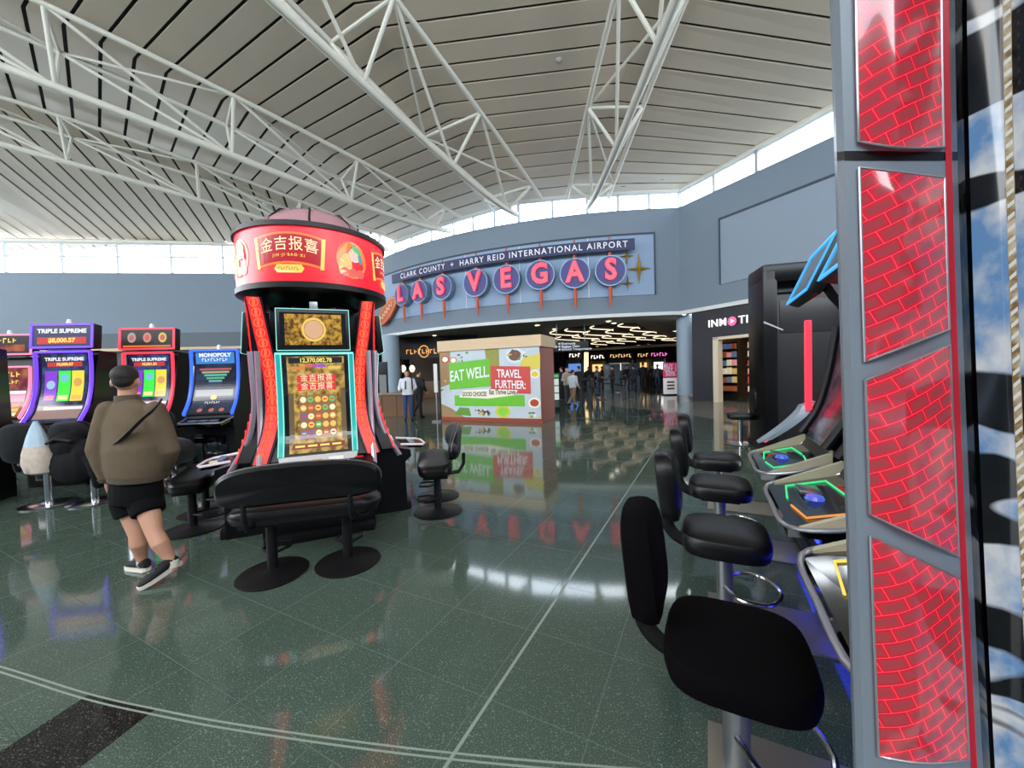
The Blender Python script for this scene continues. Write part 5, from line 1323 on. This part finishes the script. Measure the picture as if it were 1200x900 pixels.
# curved glossy display next to it, its sky reflection painted in as glow
def painted_reflection():
    m = mat('painted_sky_reflection', '0a0a0c', .10); nt = m.node_tree; b = nt.nodes['Principled BSDF']; L = nt.links
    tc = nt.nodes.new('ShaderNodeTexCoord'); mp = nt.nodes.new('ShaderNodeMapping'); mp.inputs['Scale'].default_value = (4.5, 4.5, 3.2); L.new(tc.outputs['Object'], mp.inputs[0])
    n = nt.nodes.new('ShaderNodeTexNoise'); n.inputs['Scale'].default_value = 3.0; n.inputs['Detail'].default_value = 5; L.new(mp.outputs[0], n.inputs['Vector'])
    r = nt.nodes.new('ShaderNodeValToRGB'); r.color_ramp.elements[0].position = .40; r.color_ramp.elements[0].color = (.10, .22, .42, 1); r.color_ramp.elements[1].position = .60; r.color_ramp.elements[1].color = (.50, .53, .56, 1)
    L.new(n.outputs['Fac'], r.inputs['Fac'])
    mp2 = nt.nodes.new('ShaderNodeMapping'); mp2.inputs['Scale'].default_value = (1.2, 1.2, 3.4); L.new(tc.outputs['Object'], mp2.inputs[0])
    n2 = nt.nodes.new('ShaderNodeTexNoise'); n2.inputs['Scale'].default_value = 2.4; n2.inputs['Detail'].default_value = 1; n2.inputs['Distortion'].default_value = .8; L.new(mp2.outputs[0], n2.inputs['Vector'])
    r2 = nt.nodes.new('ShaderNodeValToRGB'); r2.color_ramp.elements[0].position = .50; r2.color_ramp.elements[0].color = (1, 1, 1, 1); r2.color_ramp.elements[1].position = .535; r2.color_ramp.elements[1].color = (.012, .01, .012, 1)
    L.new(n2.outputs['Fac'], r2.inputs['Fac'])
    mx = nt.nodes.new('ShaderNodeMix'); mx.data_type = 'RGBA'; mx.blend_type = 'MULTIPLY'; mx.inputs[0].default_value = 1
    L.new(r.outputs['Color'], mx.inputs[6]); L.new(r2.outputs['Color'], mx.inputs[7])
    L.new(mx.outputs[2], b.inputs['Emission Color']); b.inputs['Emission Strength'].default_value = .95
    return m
def dsp(u, y, off=0.0):
    """u 0..1 across the bent display, y pixel row; a gently bent sheet going back towards the viewer."""
    px = xb(y) + 30 + u * 190; Y = YP + .02 - .22 * max(0.0, u) ** 1.3 - off
    return pl(px, y, Y)
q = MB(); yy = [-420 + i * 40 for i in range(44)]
q.grid(lambda u, v: dsp(u, -420 + v * 1720), 10, 44); dobj = q.build('curved_display', painted_reflection(), PT)
q = MB(); q.grid(lambda u, v: dsp(-.09 + u * .10, -420 + v * 1720, .004 - .01 * u), 2, 30); q.build('display_edge', m_gloss, PT)
q = MB(); q.grid(lambda u, v: dsp(.22 + u * .055, -420 + v * 1720, .004), 1, 60); q.build('gold_ribbon', noise_screen('ribbon_gold', (.20, .13, .05), (.55, .50, .36), 40, .8), dobj)
for i in range(70):
    y = -40 + i * 14
    q = MB(); q.add([dsp(.225, y, .006), dsp(.27, y - 7, .006), dsp(.27, y - 2, .006), dsp(.225, y + 5, .006)], [(0, 1, 2, 3)]); q.build('ribbon_mark', sc('ribbon_pale', (.55, .58, .55), .8), dobj)
q = MB(); q.grid(lambda u, v: dsp(-.05 + 1.05 * u, -420 + v * 1720, -.03), 6, 20); q.build('display_back', m_black, PT)

# ================================================================== PEOPLE
m_skin = mat('skin', 'b98a72', .5, var=.06, scale=12)
m_hair = mat('dark_hair', '1c1613', .7, var=.2, scale=60)
def head_geo(q, c, s, yaw, tilt=0.0):
    """head of height ~.23*s centred at c, facing local -Y turned by yaw."""
    M = Matrix.Rotation(yaw, 3, 'Z')
    e = lambda p, r: q.ell(Vector(c) + M @ (Vector(p) * s), Vector(r) * s, M, 0, 14)
    e((0, .012, .025), (.076, .095, .088)); e((0, -.022, -.05), (.058, .066, .066))       # skull, jaw
    e((0, -.098, -.012), (.012, .018, .024)); e((0, -.088, .018), (.03, .016, .012))       # nose, brow
    e((0, -.082, -.058), (.024, .012, .009)); e((0, -.078, -.09), (.022, .018, .016))      # lips, chin
    for sx in (-1, 1): e((sx * .077, .012, -.005), (.010, .022, .032))                      # ears
def hair_geo(q, c, s, yaw, full=1.0):
    M = Matrix.Rotation(yaw, 3, 'Z')
    q.ell(Vector(c) + M @ (Vector((0, .024, .050)) * s), Vector((.080, .096, .078)) * s, M, 0, 14)
    q.ell(Vector(c) + M @ (Vector((0, .058, .012)) * s), Vector((.066, .054, .058)) * s * full, M, 0, 12)
def hand_geo(q, wrist, d, side, s=1.0):
    """relaxed hand: palm, four unequal curled fingers, thumb off the side of the palm; d points down the forearm."""
    w, d = Vector(wrist), Vector(d).normalized(); sd = Vector(side); sd = (sd - d * sd.dot(d)).normalized(); n = d.cross(sd)
    q.tube([w, w + d * .045 * s, w + d * .09 * s], [(.026 * s, .016 * s), (.038 * s, .015 * s), (.036 * s, .013 * s)], 10, side=sd, round_ends=True)
    for k, (o, L) in enumerate(((.029, .066), (.010, .076), (-.010, .071), (-.028, .056))):
        b = w + d * .085 * s + sd * o * s
        q.tube([b, b + d * L * .45 * s + n * .006 * s, b + d * L * .8 * s + n * .022 * s, b + d * L * .92 * s + n * .04 * s], [.0088 * s, .0084 * s, .0078 * s, .007 * s], 8, round_ends=True)
    b = w + d * .03 * s + sd * .032 * s
    q.tube([b, b + d * .03 * s + sd * .022 * s + n * .01 * s, b + d * .062 * s + sd * .028 * s + n * .02 * s], [.011 * s, .010 * s, .008 * s], 8, round_ends=True)

# ---- the walking man
MY = 3.17
J = lambda px, py, dy=0.0: A(px, py, MY + dy)
man = thing('person', 'man in olive jacket and black shorts walking away past the slot machines', 'person', (J(160, 600).x, MY, 0))
mo_ = man.location.copy()
L_ = lambda px, py, dy=0.0: J(px, py, dy) - mo_
skull = L_(148, 448, .02); yaw_m = R(180 + 28)
nk = L_(149, 468, .02)
hipc = L_(160, 578, .02); hipl, hipr = L_(149, 584, .05), L_(170, 584, .02)
kneeL, ankL = L_(161, 626, .02), L_(167, 658, .06)
kneeR, ankR = L_(181, 624, -.06), L_(203, 661, -.06)
shL, shR = L_(127, 482, -.02), L_(182, 482, .04)
elL, wrL = L_(114, 527, -.05), L_(126, 563, -.02)
elR, wrR = L_(199, 527, .06), L_(190, 556, .16)
q = MB(); head_geo(q, skull, 1.10, yaw_m)
q.tube([skull - Vector((0, 0, .05)), nk, L_(151, 482, .02)], [.055, .06, .075], 12)
q.tube([L_(151, 480, .02), L_(154, 520, .02), hipc], [(.15, .085), (.14, .085), (.12, .08)], 14, side=(1, 0, 0))
for h, k, a in ((hipl, kneeL, ankL), (hipr, kneeR, ankR)):
    calf = k.lerp(a, .32) + Vector((.012, -.015, 0))
    q.tube([h, h.lerp(k, .5), k, calf, k.lerp(a, .7), a], [.080, .076, .058, .062, .045, .036], 14, round_ends=True)
for s, e, w in ((shL, elL, wrL), (shR, elR, wrR)):
    q.tube([s, e, w], [.055, .044, .030], 10, round_ends=True); hand_geo(q, w, w - e, Vector((0, 1, 0)), 1.0)
for a, dirn in ((ankL, Vector((-.85, .3, 0))), (ankR, Vector((-.15, .1, -.09)))):
    q.tube([a, a + Vector((0, 0, -.03))], [.036, .04], 8, round_ends=True)
remeshed(q, 'body', m_skin, .0075, man, 3)
q = MB(); hair_geo(q, skull + Vector((0, 0, .004)), 1.10, yaw_m)
remeshed(q, 'hair', m_hair, .009, man, 2)
# jacket
m_jkt = mat('olive_jacket', '5f5343', .9, var=.14, scale=9, bump=.9, spec=.2)
q = MB()
q.tube([L_(150, 470, .02), L_(151, 480, .01), L_(153, 497, .0), L_(156, 525, -.01), L_(158, 546, .0), L_(160, 561, .01)],
       [(.08, .08), (.165, .10), (.20, .13), (.215, .15), (.215, .155), (.19, .145)], 22, side=(1, 0, 0))
for s, e, w in ((shL, elL, wrL), (shR, elR, wrR)):
    q.tube([s + Vector((0, 0, .01)), s.lerp(e, .5), e, e.lerp(w, .5), e.lerp(w, .92)], [.076, .078, .074, .064, .050], 14, round_ends=True)
jk = remeshed(q, 'jacket', m_jkt, .011, man, 3)
q = MB(); q.tube([L_(149, 463, .02), L_(150, 473, .02)], [.078, .088], 18); q.build('collar', mat('olive_rib', '4c4336', .9), jk)
q = MB(); q.tube([L_(160, 555, .01), L_(160, 562, .01)], [(.205, .158), (.197, .15)], 26, side=(1, 0, 0)); q.build('hem_rib', MATS['olive_rib'], jk)
for e, w in ((elL, wrL), (elR, wrR)): MB().tube([e.lerp(w, .90), e.lerp(w, 1.02)], [.058, .048], 12).build('cuff', MATS['olive_rib'], jk)
# shorts
q = MB()
q.tube([L_(160, 560, .02), L_(160, 578, .02), L_(160, 588, .02)], [(.19, .13), (.20, .14), (.19, .135)], 20, side=(1, 0, 0))
for h, k, f in ((hipl, kneeL, .46), (hipr, kneeR, .44)): q.tube([h + Vector((0, 0, .04)), h, h.lerp(k, f * .5), h.lerp(k, f)], [.11, .118, .118, .112], 16)
remeshed(q, 'shorts', mat('black_shorts', '07080b', .9, bump=.3, scale=40, spec=.15), .010, man, 2)
# socks and shoes
def shoe(a, toe, heel_up, name):
    d = toe - a; d.z = 0; d.normalize(); sd = Vector((-d.y, d.x, 0))
    base = a.copy(); s_ = MB(); up = MB()
    heel = a - d * .065; heel.z = heel_up; tp = a + d * .205; tp.z = 0.0
    ax = (tp - heel).normalized(); nrm = sd.cross(ax) * -1
    if nrm.z < 0: nrm = -nrm
    def rg(t, w, h0, h1):
        c = heel.lerp(tp, t)
        return [c + sd * (w * math.cos(x)) + nrm * (h0 + (h1 - h0) * (.5 + .5 * math.sin(x))) for x in [2 * math.pi * i / 14 for i in range(14)]]
    T_ = [(.0, .026, .03, .075), (.06, .036, .025, .105), (.2, .040, .02, .11), (.35, .040, .02, .105), (.55, .045, .02, .085), (.75, .047, .02, .07), (.92, .036, .02, .055), (1.0, .015, .02, .04)]
    up.loft([rg(*x) for x in T_]); u = up.build('shoe', mat('black_knit', '121316', .8, bump=.3, scale=120), man)
    def so(t, w): c = heel.lerp(tp, t); return [c + sd * w, c + sd * w + nrm * .028, c - sd * w + nrm * .028, c - sd * w]
    s_.loft([so(-.02, .02), so(.05, .038), so(.3, .041), so(.55, .047), so(.8, .047), so(.96, .032), so(1.03, .012)], smooth=False); s_.build('sole', mat('white_sole', 'd9d5cc', .6), u)
    for i in range(3): p = heel.lerp(tp, .38 + i * .09) + nrm * (.108 - i * .008); MB().tube([p - sd * .022, p + nrm * .004, p + sd * .022], .004, 6).build('lace', mat('lace_dark', '2a2b2e', .8), u)
    q = MB(); p = heel.lerp(tp, .5) - sd * .044 + nrm * .05; q.tube([p, p + ax * .05 + nrm * .012], .006, 6); q.build('side_mark', MATS['white_sole'], u)
shoe(Vector((ankL.x, ankL.y, .08)), Vector((ankL.x - .3, ankL.y + .10, 0)), .005, 'l')
shoe(Vector((ankR.x - .015, ankR.y, .08)), Vector((ankR.x - .10, ankR.y - .18, 0)), .085, 'r')
for a in (ankL, ankR): MB().tube([a + Vector((0, 0, -.02)), a + Vector((0, 0, .035))], [.041, .040], 12).build('sock', mat('white_sock', 'd0ccc4', .9), man)
# cross-body strap and pouch
sp = [L_(188, 470, -.02), L_(180, 480, -.125), L_(167, 491, -.150), L_(153, 505, -.158), L_(141, 516, -.140), L_(131, 523, -.08)]
q = MB(); c = crom(sp, 5)
q.tube(c, [(.034, .009)] * len(c), 8, side=(.55, 0, .8)); q.build('strap', mat('strap_black', '17171a', .7), man)

# ---- other people: two stances, dressed differently
def make_person(stance):
    T = thing('person', 'x', 'person', (0, 0, 0))
    st_ = stance
    hp, sh = .93, 1.43
    lx = .10
    kn = [(-lx, -.02 + (.10 if st_ else 0), .50), (lx, -.02 - (.04 if st_ else 0), .50)]
    an = [(-lx, .0 + (.04 if st_ else 0), .09), (lx + .01, .05 + (.20 if st_ else 0), .09 if not st_ else .14)]
    q = MB(); head_geo(q, (0, -.02, 1.63), 1.0, 0)
    q.tube([(0, 0, 1.58), (0, 0, 1.42)], [.055, .07], 10); q.tube([(0, 0, 1.42), (0, 0, 1.15), (0, 0, hp)], [(.17, .10), (.15, .10), (.16, .11)], 12, side=(1, 0, 0))
    arms = []
    for s in (-1, 1):
        e = Vector((s * .27, .03, 1.14)); w = Vector((s * .24, -.12 if st_ else -.22, .96 if st_ else 1.08))
        arms.append((Vector((s * .19, 0, sh - .03)), e, w))
        q.tube([arms[-1][0], e, w], [.05, .04, .028], 10, round_ends=True); hand_geo(q, w, w - e, Vector((0, -1, .2)))
    for i, s in enumerate((-1, 1)):
        h = Vector((s * .09, 0, hp - .04)); k = Vector(kn[i]); a = Vector(an[i])
        q.tube([h, h.lerp(k, .5), k, k.lerp(a, .35), a], [.085, .075, .055, .055, .035], 10, round_ends=True)
    remeshed(q, 'body', m_skin, .013, T, 2)
    q = MB(); hair_geo(q, (0, -.02, 1.635), 1.0, 0); remeshed(q, 'hair', m_hair, .014, T, 2)
    q = MB(); q.tube([(0, 0, 1.50), (0, 0, 1.43), (0, 0, 1.30), (0, 0, 1.10), (0, 0, .90)], [(.08, .08), (.19, .11), (.205, .13), (.19, .135), (.19, .14)], 16, side=(1, 0, 0))
    for s, e, w in arms: q.tube([s, e, e.lerp(w, .85)], [.075, .065, .05], 10, round_ends=True)
    remeshed(q, 'shirt', m_white, .015, T, 2)
    q = MB(); q.tube([(0, 0, .98), (0, 0, .86)], [(.165, .12), (.175, .13)], 14, side=(1, 0, 0))
    for i, s in enumerate((-1, 1)):
        h = Vector((s * .09, 0, hp - .02)); k = Vector(kn[i]); a = Vector(an[i]); q.tube([h, h.lerp(k, .5), k, a], [.10, .09, .072, .058], 12)
    remeshed(q, 'trousers', m_black, .015, T, 2)
    for i in range(2):
        a = Vector(an[i]); q = MB(); q.loft([[a + Vector((w * math.cos(x), y, -.09 + .0 + h * (.5 + .5 * math.sin(x)) + (.0 if not (st_ and i) else .0))) for x in [2 * math.pi * j / 10 for j in range(10)]] for y, w, h in ((.06, .03, .09), (0, .042, .10), (-.09, .046, .07), (-.17, .03, .045))])
        q.build('shoe', m_black, T)
    return T
stand, walk = make_person(0), make_person(1)
shirts = {k: mat('shirt_' + k, v, .85, var=.1) for k, v in dict(white='c9ced6', black='111216', grey='4a4c52', red='6e1f1f', cream='a89c88', navy='1a2338', brown='4a3526', olive='40412f').items()}
trous = {k: mat('trousers_' + k, v, .85) for k, v in dict(jeans='28385a', black='0e0f12', tan='8a7458', grey='3c3e44').items()}
used = {}
def person(base, x, y, rz, shirt, trou, label, sc_=1.0, px=None):
    o = base if base.name not in used else dup(base)
    used[base.name] = 1
    o.location = (x, y, 0); o.rotation_euler = (0, 0, rz); o['label'] = label; o['group'] = 'travellers in the distance'; o.scale = (sc_,) * 3
    for ch in o.children:
        m = shirts[shirt] if ch.name.startswith('shirt') else trous[trou] if ch.name.startswith('trousers') else None
        if m is not None:
            ch.material_slots[0].link = 'OBJECT'; ch.material_slots[0].material = m
    return o
def pf(px, py): p = F(px, py); return p.x, p.y
x, y = pf(479, 493); pw = person(stand, x, y, R(10), 'white', 'jeans', 'traveller in white shirt and jeans with a backpack near the poster box')
T = thing('backpack', 'dark backpack strapped on the traveller in the white shirt', 'backpack', (x + .03, y + .20, 1.18), R(10))
MB().box((0, 0, 0), (.30, .16, .42), bev=.05).build('pack', shirts['navy'], T)
for s in (-1, 1): MB().tube(crom([(s * .09, -.06, .18), (s * .10, -.20, .30), (s * .11, -.345, .12), (s * .12, -.33, -.08), (s * .14, -.06, -.16)], 4), [(.022, .006)] * 17, 6, side=(1, 0, 0)).build('strap', shirts['black'], T)
x, y = pf(489, 490.5); person(walk, x, y + .4, R(150), 'black', 'black', 'traveller in dark clothes behind the white-shirted one')
crowd = [(754, 460.5, walk, 'black', 'black', 'traveller in long dark clothes walking into the food court', 180, 1.08), (665, 474, stand, 'cream', 'grey', 'traveller in cream top near the directory totem', 40, .98), (679, 471, walk, 'black', 'black', 'traveller in black under the hanging sign', 200, 1.0),
         (672, 476, walk, 'white', 'tan', 'traveller in pale clothes beside the one in black', 130, .9), (700, 463, stand, 'grey', 'jeans', 'traveller in grey top by the tall cafe chairs', 90, 1.0), (718, 460, stand, 'brown', 'black', 'traveller in brown standing at the cafe tables', 240, 1.0),
         (735, 458, stand, 'black', 'grey', 'traveller in black near the glass screens', 10, 1.0), (743, 461, walk, 'navy', 'black', 'traveller in navy beside the long dark figure', 170, 1.0), (765, 456, stand, 'black', 'black', 'traveller in black under the pink stall sign', 0, 1.0),
         (771, 458, walk, 'grey', 'jeans', 'traveller in grey and jeans near the pink standing sign', 190, 1.0), (706, 456, walk, 'olive', 'black', 'traveller in olive far back in the food court', 90, 1.0), (726, 454, stand, 'red', 'black', 'traveller in dark red far back in the food court', 60, 1.0), (690, 458, stand, 'black', 'jeans', 'traveller in black top and jeans by the light strip', 320, 1.0), (659, 470, stand, 'navy', 'black', 'traveller in navy half behind the directory totem', 220, 1.0)]
for px, py, b, s, t, lab, rz, k in crowd:
    x, y = pf(px, py); person(b, x, y, R(rz), s, t, lab, k)
# cafe chairs and tables of the food court
def cafe_chair(x, y, rz, label, proto=[None]):
    if proto[0] is None:
        T = thing('cafe_chair', label, 'chair', (x, y, 0), rz, 'metal cafe chairs of the food court')
        MB().box((0, 0, .76), (.42, .40, .04), bev=.012).build('seat', m_blackmetal, T)
        for sx in (-1, 1):
            for sy in (-1, 1): MB().tube([(sx * .18, sy * .17, .75), (sx * .22, sy * .21, 0)], .012, 6).build('leg', mat('dull_steel', '4a4c50', .45, .6), T)
        for s in (-1, 1): MB().tube([(s * .18, .18, .76), (s * .18, .23, 1.15)], .012, 6).build('back_post', MATS['dull_steel'], T)
        MB().box((0, .22, 1.08), (.38, .03, .18), bev=.01).build('backrest', m_blackmetal, T)
        MB().tube([(-.2, -.19, .3), (.2, -.19, .3)], .012, 6).build('foot_bar', m_chrome, T)
        proto[0] = T; return T
    return dup(proto[0], None, (x, y, 0), rz, label)
for i, (px, py) in enumerate(((686, 472), (697, 472.5), (712, 466), (722, 467), (731, 464), (741, 467), (694, 465), (728, 470))):
    x, y = pf(px, py); cafe_chair(x, y, R(40 * i), ['tall cafe chair nearest the light strip', 'tall cafe chair second from the light strip', 'tall cafe chair behind the round cafe table', 'tall cafe chair on the near side of the cafe tables', 'tall cafe chair in the middle of the food court', 'tall cafe chair closest to the long dark figure', 'tall cafe chair behind the two by the light strip', 'tall cafe chair standing furthest forward'][i])
for i, (px, py) in enumerate(((705, 469), (735, 468.5))):
    x, y = pf(px, py); T = thing('cafe_table', ['tall round cafe table near the light strip', 'tall round cafe table in the middle of the food court'][i], 'table', (x, y, 0), 0, 'tall cafe tables')
    MB().lathe([(.38, 1.02), (.40, 1.035), (.38, 1.05)], 24).build('table_top', m_blackmetal, T); MB().lathe([(.035, .03), (.035, 1.02)], 12).build('post', MATS['dull_steel'], T); MB().lathe([(.26, 0), (.26, .02), (.04, .04)], 24).build('base', MATS['dull_steel'], T)
